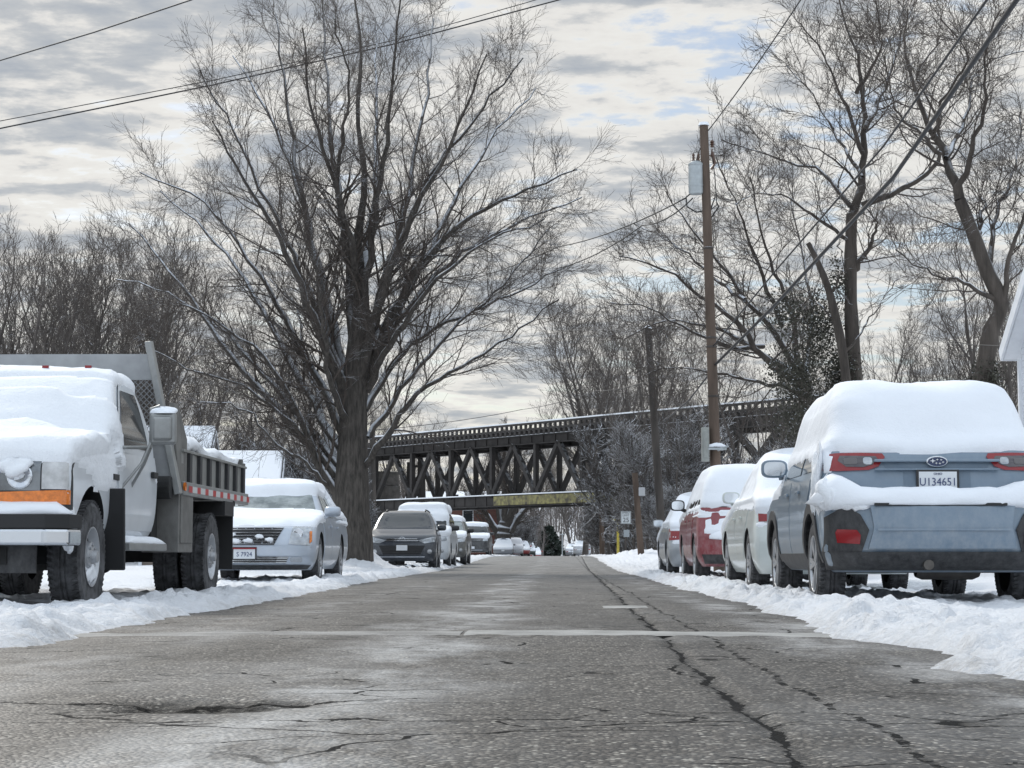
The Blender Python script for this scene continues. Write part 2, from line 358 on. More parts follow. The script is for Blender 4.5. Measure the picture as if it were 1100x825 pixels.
        line = mth('LESS_THAN', ve.outputs['Distance'], mth('MULTIPLY', nz(8, 4, 0.7), wid, tree=t), tree=t)
        return mth('MULTIPLY', line, ramp(nz(gate_s, 4, 0.6, off=(5, 5, 0)), [(lo, 0.0), (lo+0.06, 1.0)], t), tree=t)
    net = mth('MAXIMUM', crk(0.9, (0.8, 1.25, 1), 0.011, 0.8, 0.47), crk(3.4, (0.8, 1.4, 1), 0.040, 1.3, 0.54), tree=t)
    # the broken patch (pothole) left of centre
    cx = mth('DIVIDE', mth('ADD', X, 0.97, tree=t), 0.34, tree=t); cy = mth('DIVIDE', mth('SUBTRACT', Y, 5.12, tree=t), 0.30, tree=t)
    rr = mth('ADD', mth('SQRT', mth('ADD', mth('MULTIPLY', cx, cx, tree=t), mth('MULTIPLY', cy, cy, tree=t), tree=t), tree=t), mth('MULTIPLY', mth('SUBTRACT', nz(4.5, 6, 0.7), 0.5, tree=t), 1.3, tree=t), tree=t)
    pot = ramp(rr, [(0.55, 1.0), (0.95, 0.0)], t)
    potd = mth('MULTIPLY', pot, ramp(nz(16, 6, 0.7), [(0.35, 0.25), (0.6, 1.0)], t), tree=t)
    dy = mth('ABSOLUTE', mth('SUBTRACT', mth('ADD', Y, mth('MULTIPLY', mth('SUBTRACT', nz(2.0, 6, 0.65), 0.5, tree=t), 0.5, tree=t), tree=t), mth('MULTIPLY_ADD', X, 0.10, 5.30, tree=t), tree=t), tree=t)
    lat = mth('MULTIPLY', mth('LESS_THAN', dy, mth('MULTIPLY', nz(3.1, 4, 0.7), 0.028, tree=t), tree=t), mth('LESS_THAN', X, -0.35, tree=t), tree=t)
    dy2 = mth('ABSOLUTE', mth('SUBTRACT', mth('ADD', Y, mth('MULTIPLY', mth('SUBTRACT', nz(1.7, 6, 0.65, off=(8, 3, 0)), 0.5, tree=t), 0.6, tree=t), tree=t), 4.55, tree=t), tree=t)
    lat = mth('MAXIMUM', lat, mth('MULTIPLY', mth('LESS_THAN', dy2, mth('MULTIPLY', nz(2.7, 4, 0.7), 0.020, tree=t), tree=t), ramp(nz(1.5), [(0.45, 0.0), (0.5, 1.0)], t), tree=t), tree=t)
    crack = mth('MAXIMUM', mth('MAXIMUM', seam, seam2, tree=t), mth('MAXIMUM', net, lat, tree=t), tree=t)
    dark = mth('MAXIMUM', mth('MAXIMUM', crack, mth('MULTIPLY', potd, 0.85, tree=t), tree=t), mth('MULTIPLY', mth('MULTIPLY', seam_soft, ramp(nz(9, 6, 0.7), [(0.4, 0.0), (0.6, 1.0)], t), tree=t), 0.6, tree=t), tree=t)
    col = mix(mth('MULTIPLY', dark, 0.95, tree=t), col, (0.010, 0.010, 0.010), t)
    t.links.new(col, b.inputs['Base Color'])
    rg = mth('MULTIPLY_ADD', nz(1.2, 5, 0.6, (1, 0.4, 1)), 0.6, 0.30, tree=t); t.links.new(rg, b.inputs['Roughness'])
    t.links.new(mth('MULTIPLY_ADD', dark, -0.33, 0.35, tree=t), b.inputs['Specular IOR Level'])
    h = mth('ADD', mth('MULTIPLY', v.outputs['Distance'], -0.004, tree=t), mth('MULTIPLY', dark, -0.020, tree=t), tree=t)
    h = mth('ADD', h, mth('MULTIPLY', nz(4, 5, 0.6), 0.012, tree=t), tree=t)
    h = mth('ADD', h, mth('MULTIPLY', mth('MULTIPLY', nz(38, 4, 0.7), pot, tree=t), 0.03, tree=t), tree=t)
    bp = t.nodes.new('ShaderNodeBump'); bp.inputs['Distance'].default_value = 1.0; bp.inputs['Strength'].default_value = 0.9
    t.links.new(h, bp.inputs['Height']); t.links.new(bp.outputs[0], b.inputs['Normal'])
    return m
M_road = road_material()
ry = axis([(-60, 0, 5), (0, 3, 0.3), (3, 8, 0.03), (8, 40, 0.15), (40, 230, 1.5), (230, 300, 5)])
rx = axis([(-5.0, -2.6, 0.3), (-2.6, 1.7, 0.03), (1.7, 2.7, 0.25)])
RX, RY = np.meshgrid(rx, ry)
RZ = 0.0 + gz(RY) + 0.012*fbm(RX*0.7, RY*0.5, 3, 31) + 0.005*fbm(RX*5, RY*4, 3, 33) - 0.012*np.clip((np.abs(RX+0.6)-1.2)/2, 0, 1)
pm = np.exp(-(((RX+0.97)/0.30)**2+((RY-5.12)/0.26)**2)**2); RZ -= pm*(0.030+0.030*fbm(RX*9, RY*9, 4, 40))
RZ -= 0.012*np.exp(-((RX-0.46-0.008*RY)/0.03)**2)*(0.4+0.8*vnoise(RY*2, RX*0, 3))
nx2, ny2 = len(rx), len(ry); I = np.arange(nx2*ny2).reshape(ny2, nx2)
F = np.stack([I[:-1, :-1].ravel(), I[:-1, 1:].ravel(), I[1:, 1:].ravel(), I[1:, :-1].ravel()], 1)
tag(link('road', mesh_from('road', np.stack([RX.ravel(), RY.ravel(), RZ.ravel()], 1), F, M_road, True)), 'cracked grey asphalt street', kind='structure')
# pale patched trench across the street
M_conc = material('trench_concrete', (0.30, 0.295, 0.28), 0.65, var=0.35, vscale=3, bump=0.006, bscale=60)
def strip(name, x0, x1, y0, y1, m, jit, zo=0.004, sk=0.0):
    xs = np.arange(x0, x1, 0.05); v = []; f = []
    for i, x in enumerate(xs):
        for k in range(5):
            yy = y0+(y1-y0)*k/4 + sk*(x-x0) + (jit*float(fbm(x*3, k*0+7+(k > 2)*5, 4, 3)) if k in (0, 4) else 0)
            z = float(gz(yy)) + 0.012*float(fbm(x*0.7, yy*0.5, 3, 31)) + 0.005*float(fbm(x*5, yy*4, 3, 33)) - 0.012*min(max((abs(x+0.6)-1.2)/2, 0), 1) + zo*(1 if 0 < k < 4 else -0.5)
            v.append((x, yy, z))
        if i: f += [(5*(i-1)+k, 5*i+k, 5*i+k+1, 5*(i-1)+k+1) for k in range(4)]
    tag(link(name, mesh_from(name, v, f, m, True)), kind='structure')
strip('road_patch', -0.48, 1.45, 9.42, 10.1, M_conc, 0.05)
M_conc2 = material('trench_worn', (0.22, 0.215, 0.205), 0.65, var=0.4, vscale=3, bump=0.008, bscale=60)
strip('worn_road_patch', -2.6, -0.48, 9.35, 9.85, M_conc2, 0.10, sk=0.06)
strip('small_road_patch', 0.35, 0.75, 14.6, 15.3, M_conc, 0.06)
# ------------------------------------------------------------------ trees
M_bark = material('bark', (0.080, 0.067, 0.057), 0.9, var=0.45, vscale=5, bump=0.02, bscale=18, snow=0.55, sdir=(0.25, 0.6))
M_bark_big = material('bark_old', (0.080, 0.070, 0.061), 0.9, var=0.55, vscale=16, bump=0.07, bscale=22, snow=0.9, sdir=(0.15, 0.4))
M_twig = material('twig', (0.072, 0.058, 0.049), 0.9, snow=0.40, sdir=(0.45, 0.9))
M_twig_snow = material('twig_snowy', (0.075, 0.065, 0.058), 0.9, snow=1.0, sdir=(0.15, 0.75))
M_twigg = material('twig_grey', (0.105, 0.090, 0.080), 0.9, snow=0.3, sdir=(0.5, 0.95))
M_barkg = material('bark_grey', (0.105, 0.092, 0.083), 0.9, var=0.3, snow=0.4, sdir=(0.3, 0.7))
M_ivy = material('ivy_leaf', (0.062, 0.060, 0.044), 0.7, var=0.5, vscale=3, snow=0.45, sdir=(0.6, 0.9))

def norm(a): return a/np.maximum(np.linalg.norm(a, axis=-1, keepdims=True), 1e-9)
def grow(rng, Pp, Rp, n, t0, t1, length, ang, Np, up=0.0, wig=0.15, rr=0.55, rmin=0.004, falloff=0.55, rend=0.25):
    M, K, _ = Pp.shape
    t = t0 + (t1-t0)*(np.arange(n)[None, :] + rng.random((M, n)))/n
    seg = t*(K-1); i0 = np.clip(np.floor(seg).astype(int), 0, K-2); fr = (seg-i0)[..., None]
    idx = np.arange(M)[:, None]
    p0 = Pp[idx, i0]; p1 = Pp[idx, i0+1]; S = p0*(1-fr)+p1*fr; T = norm(p1-p0)
    r = (Rp[idx, i0]*(1-fr[..., 0]) + Rp[idx, i0+1]*fr[..., 0])
    rnd = norm(rng.normal(size=T.shape)); perp = norm(rnd - T*(rnd*T).sum(-1, keepdims=True))
    a = np.radians(ang[0] + (ang[1]-ang[0])*rng.random((M, n)))[..., None]
    d = norm(T*np.cos(a)+perp*np.sin(a))
    PL = np.linalg.norm(np.diff(Pp, axis=1), axis=-1).sum(1)[:, None]
    ln = (length if length > 0 else -length*PL) * (1-falloff*t) * (0.55+0.75*rng.random((M, n)))
    S = S.reshape(-1, 3); d = d.reshape(-1, 3); ln = ln.reshape(-1); r = r.reshape(-1)
    out = np.zeros((len(S), Np, 3)); out[:, 0] = S
    for k in range(1, Np):
        d = norm(d + np.array([0, 0, up]) + rng.normal(size=d.shape)*wig)
        out[:, k] = out[:, k-1] + d*(ln/(Np-1))[:, None]
    r0 = np.maximum(r*rr, rmin); prof = 1-(1-rend)*np.linspace(0, 1, Np)[None, :]
    return out, np.maximum(r0[:, None]*prof, rmin*0.7)
def tubes(batches):
    V = []; Fc = []; base = 0
    for Pp, Rp, n in batches:
        M, K, _ = Pp.shape
        T = norm(np.gradient(Pp, axis=1)); ref = np.zeros_like(T); ref[..., 0] = 0.31; ref[..., 1] = 0.93; ref[..., 2] = 0.17
        A = norm(np.cross(T, ref)); B = np.cross(T, A); q = 2*np.pi*np.arange(n)/n
        v = Pp[:, :, None, :] + (A[:, :, None, :]*np.cos(q)[None, None, :, None] + B[:, :, None, :]*np.sin(q)[None, None, :, None])*Rp[:, :, None, None]
        V.append(v.reshape(-1, 3)); I = np.arange(M*K*n).reshape(M, K, n)+base
        a = I[:, :-1]; b = I[:, 1:]
        Fc.append(np.stack([a, np.roll(a, -1, 2), np.roll(b, -1, 2), b], -1).reshape(-1, 4)); base += M*K*n
    return np.concatenate(V), np.concatenate(Fc)
def smooth_line(pts, rad, K):
    pts = np.array([list(p) for p in pts], float); t = np.r_[0, np.cumsum(np.linalg.norm(np.diff(pts, axis=0), axis=1))]; t /= t[-1]
    def cr(tt, a):
        out = []
        for x in tt:
            i = min(max(np.searchsorted(t, x)-1, 0), len(t)-2); u = (x-t[i])/max(t[i+1]-t[i], 1e-9)
            p1, p2 = a[i], a[i+1]; p0 = a[i-1] if i > 0 else 2*p1-p2; p3 = a[i+2] if i+2 < len(a) else 2*p2-p1
            out.append(0.5*((2*p1)+(-p0+p2)*u+(2*p0-5*p1+4*p2-p3)*u*u+(-p0+3*p1-3*p2+p3)*u**3))
        return np.array(out)
    tt = np.linspace(0, 1, K); return cr(tt, pts), np.interp(tt, np.linspace(0, 1, len(rad)), rad)
def knobble(rng, V, amp): return V
def make_tree(name, label, group, base, trunk, limbs, rng, L1=(13, 2.2), L2=(8, 0.9), L3=(5, 0.45), up=0.10, twig=0.0045, mats=None, K=16, ang1=(28, 58), cat='tree', wig=0.12, tsides=14):
    """trunk and limbs: (world points, radii)."""
    mats = mats or (M_bark, M_twig); root = thing(name, label, cat, base, 0, group); o = np.array(base)
    tp, tr = smooth_line(*trunk, 26); tp -= o
    lp = []; lr = []
    for pts, rad in limbs:
        p, r = smooth_line(pts, rad, K); lp.append(p-o); lr.append(r)
    lp = np.array(lp); lr = np.array(lr)
    lp[:, 1:-1] += rng.normal(size=lp[:, 1:-1].shape)*0.035
    bt = [(tp[None], tr[None]*(1+0.05*rng.normal(size=tr.shape))[None], tsides), (lp, lr, 8)]
    v, f = tubes(bt); link('trunk', mesh_from('trunk', v, f, mats[0], True), root)
    B1 = grow(rng, lp, lr, L1[0], 0.12, 1.0, L1[1], ang1, 9, up, wig, 0.36, twig*1.9, 0.5)
    B2 = grow(rng, *B1, L2[0], 0.12, 1.0, L2[1], (22, 52), 6, up*0.9, wig*1.2, 0.5, twig*1.3, 0.4)
    B3 = grow(rng, *B2, L3[0], 0.15, 1.0, L3[1], (20, 55), 4, up*0.6, wig*1.3, 0.6, twig, 0.35)
    v, f = tubes([(*B1, 5), (*B2, 3), (*B3, 3)]); link('crown', mesh_from('crown', v, f, mats[1], False), root)
    return root
def auto_tree(rng, H, stems=1, spread=0.35, nl=14, lean=0.06, start=0.3, r0=None, la=(25, 50), Lr=0.42, lup=0.12):
    """points of a generic tree standing at the origin"""
    r0 = r0 or H*0.014; out_l = []
    trunk = None
    for s in range(stems):
        a = rng.uniform(0, 6.28); k = spread*rng.uniform(0.5, 1.2) if stems > 1 else lean
        h = H*rng.uniform(0.78, 1.0) if s else H
        pts = []; p = np.array([math.cos(a)*0.08*stems*0.3, math.sin(a)*0.08*stems*0.3, -0.2]); d = norm(np.array([math.cos(a)*k*1.3, math.sin(a)*k*1.3, 1.0]))
        for i in range(8):
            pts.append(p.copy()); d = norm(d+rng.normal(size=3)*0.07+np.array([0, 0, 0.07])); p = p+d*h/7
        rad = [r0, r0*0.8, r0*0.62, r0*0.45, r0*0.28, r0*0.12, 0.012]
        if s == 0: trunk = (pts, rad); out_l.append((pts[2:], [r0*0.5, r0*0.3, 0.01]))
        else: out_l.append((pts, rad))
        P0 = np.array(pts)
        for j in range(max(2, nl//stems)):
            t = start + (0.95-start)*(j+rng.random())/max(2, nl//stems); sg = t*7; i = min(int(sg), 6); q = P0[i]+(P0[i+1]-P0[i])*(sg-i)
            aa = rng.uniform(0, 6.28); el = math.radians(rng.uniform(*la)); T = norm(P0[i+1]-P0[i])
            hz_ = np.array([math.cos(aa), math.sin(aa), 0]); d = norm(T*math.cos(el)+hz_*math.sin(el)); ln = h*Lr*(1.15-0.75*t)*rng.uniform(0.7, 1.2)
            lp = []
            for k2 in range(6): lp.append(q.copy()); d = norm(d+np.array([0, 0, lup])+rng.normal(size=3)*0.1); q = q+d*ln/5
            rl = max(0.02, r0*(1-t)*0.55+0.015); out_l.append((lp, [rl, rl*0.6, rl*0.3, 0.008]))
    return trunk, out_l

# --- the old street tree
rng = np.random.default_rng(7)
TY = 46.0
def pl(pts, Y=TY, dy=0.0): 
    n = len(pts); return [P(x, y, Y + dy*(i/(n-1))) for i, (x, y) in enumerate(pts)]
b0 = P(374, 590, TY); base = (b0.x, TY, 0.0)
trunk = ([Vector((b0.x-.02, TY, -0.3)), Vector((b0.x, TY, 0.35))]+pl([(376, 560), (378, 500), (380, 440), (384, 380), (388, 320), (384, 262), (392, 195), (384, 125), (388, 55), (379, -15)]),
         [0.68, 0.53, 0.41, 0.36, 0.30, 0.20, 0.12, 0.085, 0.065, 0.05, 0.035, 0.02])
LB = [([(386, 430), (398, 360), (420, 290), (446, 225), (480, 165), (505, 110), (523, 58)], -2.5, .155),
 ([(395, 400), (420, 340), (448, 290), (490, 245), (545, 212), (620, 182)], -1.5, .15),
 ([(392, 440), (420, 395), (455, 360), (500, 338), (560, 312), (612, 285)], 2.5, .11),
 ([(388, 505), (420, 462), (452, 420), (490, 398), (540, 365), (600, 322)], -3.0, .10),
 ([(376, 470), (356, 380), (336, 270), (318, 170), (304, 80), (296, 15)], 2.0, .15),
 ([(376, 440), (340, 350), (296, 250), (258, 185), (228, 130)], -2.5, .15),
 ([(362, 510), (318, 462), (262, 400), (215, 335), (178, 285), (138, 240)], 1.5, .14),
 ([(366, 480), (335, 430), (298, 360), (262, 300), (222, 250), (172, 205)], 4.0, .13),
 ([(384, 400), (374, 290), (360, 170), (352, 80), (346, 0)], 2.0, .14),
 ([(388, 380), (398, 280), (412, 170), (424, 70), (432, -15)], -2.0, .135),
 ([(390, 420), (410, 320), (436, 220), (456, 120), (466, 20)], 3.0, .145),
 ([(380, 440), (352, 320), (322, 210), (282, 110), (250, 60)], 3.5, .15),
 ([(389, 300), (402, 210), (405, 110), (402, 30)], 4.0, .12),
 ([(378, 470), (352, 400), (345, 320), (322, 240)], -4.0, .10),
 ([(386, 330), (372, 240), (336, 120), (325, 30)], -3.5, .11),
 ([(396, 380), (440, 310), (486, 220), (535, 140), (575, 95)], 4.5, .13),
 ([(358, 530), (330, 500), (300, 480), (262, 440), (215, 432)], -2.5, .07),
 ([(372, 545), (345, 505), (318, 440), (292, 395), (240, 350), (190, 325)], -1.0, .13),
 ([(396, 470), (430, 420), (480, 360), (545, 300), (590, 245)], 1.0, .09),
 ([(394, 420), (425, 360), (470, 300), (520, 262), (585, 235)], -4.0, .10),
 ([(370, 520), (352, 470), (330, 395), (318, 330), (290, 300)], 5.0, .10),
 ([(380, 300), (362, 200), (375, 100), (360, 20)], -5.0, .09),
 ([(370, 470), (322, 372), (272, 285), (218, 218), (150, 185)], 0.5, .12), ([(364, 500), (292, 412), (232, 350), (172, 312), (124, 300)], 3.0, .11),
 ([(394, 400), (440, 330), (500, 270), (570, 232), (625, 212)], 2.5, .11), ([(391, 370), (428, 262), (475, 172), (530, 100), (562, 62)], -1.0, .12),
 ([(376, 430), (330, 310), (280, 200), (235, 110), (215, 75)], 0.0, .12), ([(370, 520), (310, 452), (250, 410), (195, 395), (150, 370)], -1.5, .08)]
limbs = [(pl(p, TY, dy), [r, r*0.72, r*0.5, r*0.28, 0.018]) for p, dy, r in LB]
make_tree('street_tree', 'huge old bare tree with a broad fan of limbs beside the left kerb', None, base, trunk, limbs, rng,
          L1=(22, 2.1), L2=(10, 0.95), L3=(6, 0.45), up=0.045, twig=0.0038, mats=(M_bark_big, M_twig), K=20, ang1=(26, 58), wig=0.11)

# --- right-hand named trees
rng = np.random.default_rng(21)
RY1 = 50.0
def gp(px, Y): 
    v = P(px, 597, Y); return Vector((v.x, Y, float(gz(Y))))
def hero(label, Y, tr, trr, lims, ivy=None, L1=(14, 2.2), L2=(9, 1.0), L3=(5, 0.5), up=0.06):
    g = gp(tr[0][0], Y); base = (g.x, Y, g.z)
    trunk = ([g-Vector((0, 0, 0.3))]+[P(x, y, Y) for x, y in tr], [trr[0]*1.25]+trr)
    limbs = [(pl(p, Y, dy), [r, r*0.7, r*0.45, r*0.25, 0.018]) for p, dy, r in lims]
    root = make_tree('bare_tree', label, 'bare trees behind the cars on the right', base, trunk, limbs, rng, L1=L1, L2=L2, L3=L3, up=up, twig=0.0052, K=16, ang1=(28, 65), wig=0.16)
    if ivy:
        V = []; F = []
        for (px, py, rx_, rz_, n) in ivy:
            n = int(n*2.0)
            c = np.array(P(px, py, Y))-np.array(base)
            pts = rng.normal(size=(n, 3)); pts = norm(pts)*(rng.random((n, 1))**0.45)*np.array([rx_, rx_, rz_])+c
            hubs = pts[rng.integers(0, n, n//14+1)]; pts = pts*0.35 + hubs[rng.integers(0, len(hubs), n)]*0.65 + rng.normal(size=(n, 3))*0.07
            nn = norm(rng.normal(size=(n, 3))+np.array([0, 0, 0.35])); a = norm(np.cross(nn, rng.normal(size=(n, 3)))); b = np.cross(nn, a)
            s = (0.012+0.024*rng.random((n, 1)))
            q = np.stack([pts-a*s*1.3, pts-b*s, pts+a*s*1.3, pts+b*s], 1); k = len(V)*4 if False else sum(len(x) for x in V)
            V.append(q.reshape(-1, 3)); F.append(np.arange(n*4).reshape(n, 4)+k)
        link('ivy', mesh_from('ivy', np.concatenate(V), np.concatenate(F), M_ivy), root)
    return root
hero('tall bare tree with a crooked fork and a dark ivy clad foot', RY1,
     [(917, 470), (917, 396), (914, 326), (914, 260), (915, 230)], [.26, .25, .21, .18, .15],
     [([(915, 232), (926, 185), (929, 120), (920, 60), (905, 20), (900, -20)], 1.5, .13), ([(927, 165), (905, 105), (885, 60), (860, 25)], -2, .07),
      ([(926, 221), (960, 207), (998, 186), (1012, 150), (1002, 115), (985, 80), (1010, 45)], -1.5, .10), ([(917, 290), (935, 262), (941, 240), (928, 222)], -0.6, .10),
      ([(914, 222), (880, 182), (845, 175), (810, 160), (775, 150)], 2, .07), ([(915, 260), (880, 235), (850, 215), (815, 208), (790, 220)], -2.5, .06),
      ([(929, 140), (950, 95), (965, 50), (985, 0)], 2.5, .08), ([(920, 100), (945, 50), (940, 0)], -2, .06), ([(926, 190), (900, 150), (870, 100), (845, 70)], 3, .06)],
     ivy=[(905, 405, .7, 1.1, 1500), (880, 350, .8, 1.4, 1300), (855, 400, 1.2, 1.2, 1500), (925, 440, 1.1, .9, 1300), (842, 335, .8, 1.0, 550), (870, 450, 1.6, 1.1, 2000), (950, 430, .7, .6, 300), (900, 300, .4, 1.1, 350)])
hero('leaning bare tree with a snow lined low limb near the white house', 45.0,
     [(1050, 440), (1058, 396), (1066, 349), (1077, 330), (1060, 290), (1045, 250), (1031, 215)], [.24, .23, .22, .21, .19, .17, .15],
     [([(1031, 215), (1015, 165), (1000, 140), (984, 95), (972, 50), (975, 10)], 1, .13), ([(1030, 212), (1042, 160), (1060, 110), (1058, 60), (1075, 10)], -2, .09),
      ([(1070, 322), (1035, 302), (1000, 293), (962, 268)], -1, .07), ([(1016, 170), (1035, 135), (1052, 75), (1100, 55)], 2.5, .07),
      ([(1002, 150), (1018, 100), (1040, 60), (1010, 20)], -2, .06), ([(1048, 255), (1058, 225), (1054, 212)], 0.5, .08), ([(1060, 290), (1072, 230), (1090, 180), (1096, 120)], 2, .08),
      ([(1010, 165), (985, 140), (960, 110), (950, 60)], -2.5, .06), ([(1077, 330), (1085, 270), (1105, 210), (1110, 140)], -1.5, .08)],
     ivy=[(1060, 405, .45, .6, 900), (1040, 430, .8, .6, 1600)])
hero('wide bare tree with snow lined limbs arching towards the street', 54.0,
     [(872, 480), (868, 440), (862, 410)], [.28, .27, .24],
     [([(862, 412), (820, 385), (790, 345), (750, 315), (705, 285), (665, 275)], -3, .13), ([(850, 398), (800, 368), (760, 350), (715, 345), (670, 365)], 3, .10),
      ([(862, 410), (835, 360), (800, 320), (770, 280), (735, 235), (715, 205)], 1, .12), ([(860, 405), (850, 340), (832, 290), (815, 240), (806, 190)], -2, .11),
      ([(866, 405), (872, 330), (860, 270), (850, 215)], 3, .09), ([(820, 372), (780, 372), (735, 352), (695, 330), (655, 325)], -4, .08),
      ([(862, 420), (815, 410), (770, 400), (720, 395), (690, 405)], 1.5, .07), ([(800, 322), (770, 300), (720, 262), (680, 240)], 4, .07), ([(840, 350), (810, 270), (790, 215), (770, 170)], -3, .08)],
     L1=(16, 2.2), up=0.05)
hero('broken bare trunk snapped off at a slant beside the ivy', 49.0,
     [(912, 470), (908, 400), (902, 360), (891, 314), (878, 280), (868, 261)], [.15, .14, .13, .12, .10, .07],
     [([(900, 350), (885, 330), (870, 322)], 1, .05), ([(892, 314), (905, 290), (902, 262)], -1, .04), ([(905, 380), (930, 350), (950, 320), (965, 300)], 1, .04)], L1=(5, .8), L2=(4, .4), L3=(3, .3))

# --- generic bare trees: a few of each kind, then copies
def proto(name, label, group, base, seed, H, twig, L1, L2, L3, mats=None, cat='tree', **kw):
    rng = np.random.default_rng(seed); tr, lb = auto_tree(rng, H, **kw)
    o = Vector(base); tr = ([Vector(p)+o for p in tr[0]], tr[1]); lb = [([Vector(p)+o for p in a], r) for a, r in lb]
    return make_tree(name, label, group, base, tr, lb, rng, L1=L1, L2=L2, L3=L3, twig=twig, K=9, mats=mats, cat=cat, tsides=8, up=0.12)
def side_word(px):
    return 'left' if px < 400 else ('middle' if px < 690 else 'right')
woods_n = 0
def plant(protos, spots, group):
    used = set()
    for i, (px, Y, s, k, label) in enumerate(spots):
        g = gp(px, Y); loc = (g.x, Y, float(ground_z(np.array([g.x]), np.array([Y]))[0])-0.05); rz = (i*2.399) % 6.28
        r = protos[k]
        if k not in used:
            used.add(k); r.location = loc; r.rotation_euler = (0, 0, rz); r.scale = (s, s, s); r['label'] = label
        else: r = copy_tree(r, loc, rz, s, label)
        r['group'] = group
G1 = 'bare woodland trees behind the left-hand cars'
pa = [proto('bare_tree', 'x', G1, (0, 0, 0), 31, 13.0, 0.0065, (5, 1.9), (4, .9), (3, .5), mats=(M_barkg, M_twigg), stems=5, spread=0.22, nl=20, start=0.25),
      proto('bare_tree', 'x', G1, (0, 0, 0), 32, 13.0, 0.0065, (7, 1.9), (5, .9), (3, .5), mats=(M_barkg, M_twigg), stems=3, spread=0.2, nl=22, start=0.2),
      proto('bare_tree', 'x', G1, (0, 0, 0), 33, 13.0, 0.0065, (7, 2.1), (6, 1.0), (3, .5), mats=(M_barkg, M_twigg), stems=1, nl=26, start=0.22, Lr=0.36),
      proto('bare_tree', 'x', G1, (0, 0, 0), 34, 13.0, 0.0065, (5, 1.8), (4, .9), (3, .5), mats=(M_barkg, M_twigg), stems=6, spread=0.28, nl=20, start=0.2)]
rnd = random.Random(5)
spots = []
tall = [(-8, 74, .95), (24, 78, 1.0), (52, 72, .98), (84, 76, 1.04), (114, 80, 1.10), (146, 75, .95), (180, 82, .84), (214, 84, .82), (248, 79, .68), (284, 86, .68), (318, 88, .66), (350, 92, .6), (-36, 76, 1.0), (68, 92, 1.15), (160, 96, 1.05), (12, 92, 1.1), (40, 96, 1.3), (132, 98, 1.25), (200, 96, 1.0)]
words = ['slender', 'many stemmed', 'narrow', 'twiggy', 'straight', 'forked', 'thin']
def loc_phrase(px, Y):
    x = px
    if x < 105: return 'above the white truck cab'
    if x < 185: return 'above the grey load guard of the truck'
    if x < 262: return 'above the dump bed of the truck'
    if x < 345: return 'above the silver sedan'
    if x < 400: return 'behind the trunk of the old street tree'
    if x < 470: return 'behind the left end of the railway bridge'
    if x < 560: return 'behind the middle of the railway bridge'
    if x < 690: return 'behind the right end of the railway bridge'
    if x < 780: return 'behind the tall utility pole'
    if x < 880: return 'behind the snowy white and red cars'
    return 'behind the blue grey crossover'
cnt = {}
ORD = ['first', 'second', 'third', 'fourth', 'fifth', 'sixth', 'seventh', 'eighth', 'ninth', 'tenth', 'eleventh', 'twelfth']
def finish(lst, kind):
    """ordinal labels left to right within each landmark"""
    res = []
    by = {}
    for i, s in enumerate(lst): by.setdefault(loc_phrase(s[0], s[1]), []).append(i)
    for ph, ids in by.items():
        ids.sort(key=lambda i: lst[i][0])
        for n, i in enumerate(ids):
            px, Y, s, k = lst[i]
            lab = (f'{ORD[n]} {kind[:-1]} from the left {ph}') if len(ids) > 1 else f'{kind[:-1]} {ph}'
            res.append((i, (px, Y, s, k, lab)))
    return [r for _, r in sorted(res)]
lst = [(px, Y, s, (i % 4) if i < 12 else 1 + i % 2) for i, (px, Y, s) in enumerate(tall)]
plant(pa, finish(lst, 'tall greyish bare trees'), G1)
# low dense brush trees below them
G2 = 'low twiggy thicket trees'
pb = [proto('thicket_tree', 'x', G2, (0, 0, 0), 41, 6.5, 0.008, (8, 1.4), (6, .7), (4, .4), mats=(M_barkg, M_twigg), stems=7, spread=0.35, nl=28, start=0.1),
      proto('thicket_tree', 'x', G2, (0, 0, 0), 42, 6.5, 0.008, (8, 1.4), (6, .7), (4, .4), mats=(M_barkg, M_twigg), stems=5, spread=0.5, nl=25, start=0.08)]
lst = []
for i in range(13):
    px = -10 + i*29 + rnd.uniform(-6, 6); Y = rnd.uniform(62, 84); lst.append((px, Y, rnd.uniform(0.7, 1.0)*(1.0 if px < 300 else 0.8), i % 2))
plant(pb, finish(lst, 'low twiggy thickets'), G2)
# right-hand background
G3 = 'bare trees behind the cars on the right'
lst = [(700, 118, .85, 1), (726, 96, .62, 0), (755, 150, .95, 3), (790, 148, 1.0, 1), (818, 78, .7, 0), (845, 74, .62, 3), (880, 82, .85, 2), (905, 76, .75, 1), (940, 72, .62, 0), (965, 80, .7, 3),
       (985, 70, .62, 1), (1008, 76, .8, 0), (1035, 68, .7, 2), (1060, 74, .85, 3), (1085, 66, .9, 1), (1110, 72, .9, 0)]
pc = [copy_tree(p, (0, 0, 0)) for p in pa]
plant(pc, finish(lst, 'smaller bare trees'), G3)
# beyond the bridge
G4 = 'bare trees beyond the railway bridge'
lst = [(428, 215, 1.35, 2), (446, 195, 1.15, 1), (470, 230, 1.3, 0), (492, 205, 1.0, 3), (512, 240, 1.15, 2), (536, 190, 1.0, 1), (560, 250, 1.35, 0), (566, 330, 1.5, 2), (618, 345, 1.9, 2), (628, 190, 1.8, 2), (643, 182, 1.75, 1), (655, 172, 1.7, 2), (672, 165, 1.75, 0), (690, 160, 1.6, 1), (708, 158, 1.6, 2), (730, 150, 1.4, 1)]
pd_ = [copy_tree(p, (0, 0, 0)) for p in pa]
plant(pd_, finish(lst, 'distant bare trees'), G4)
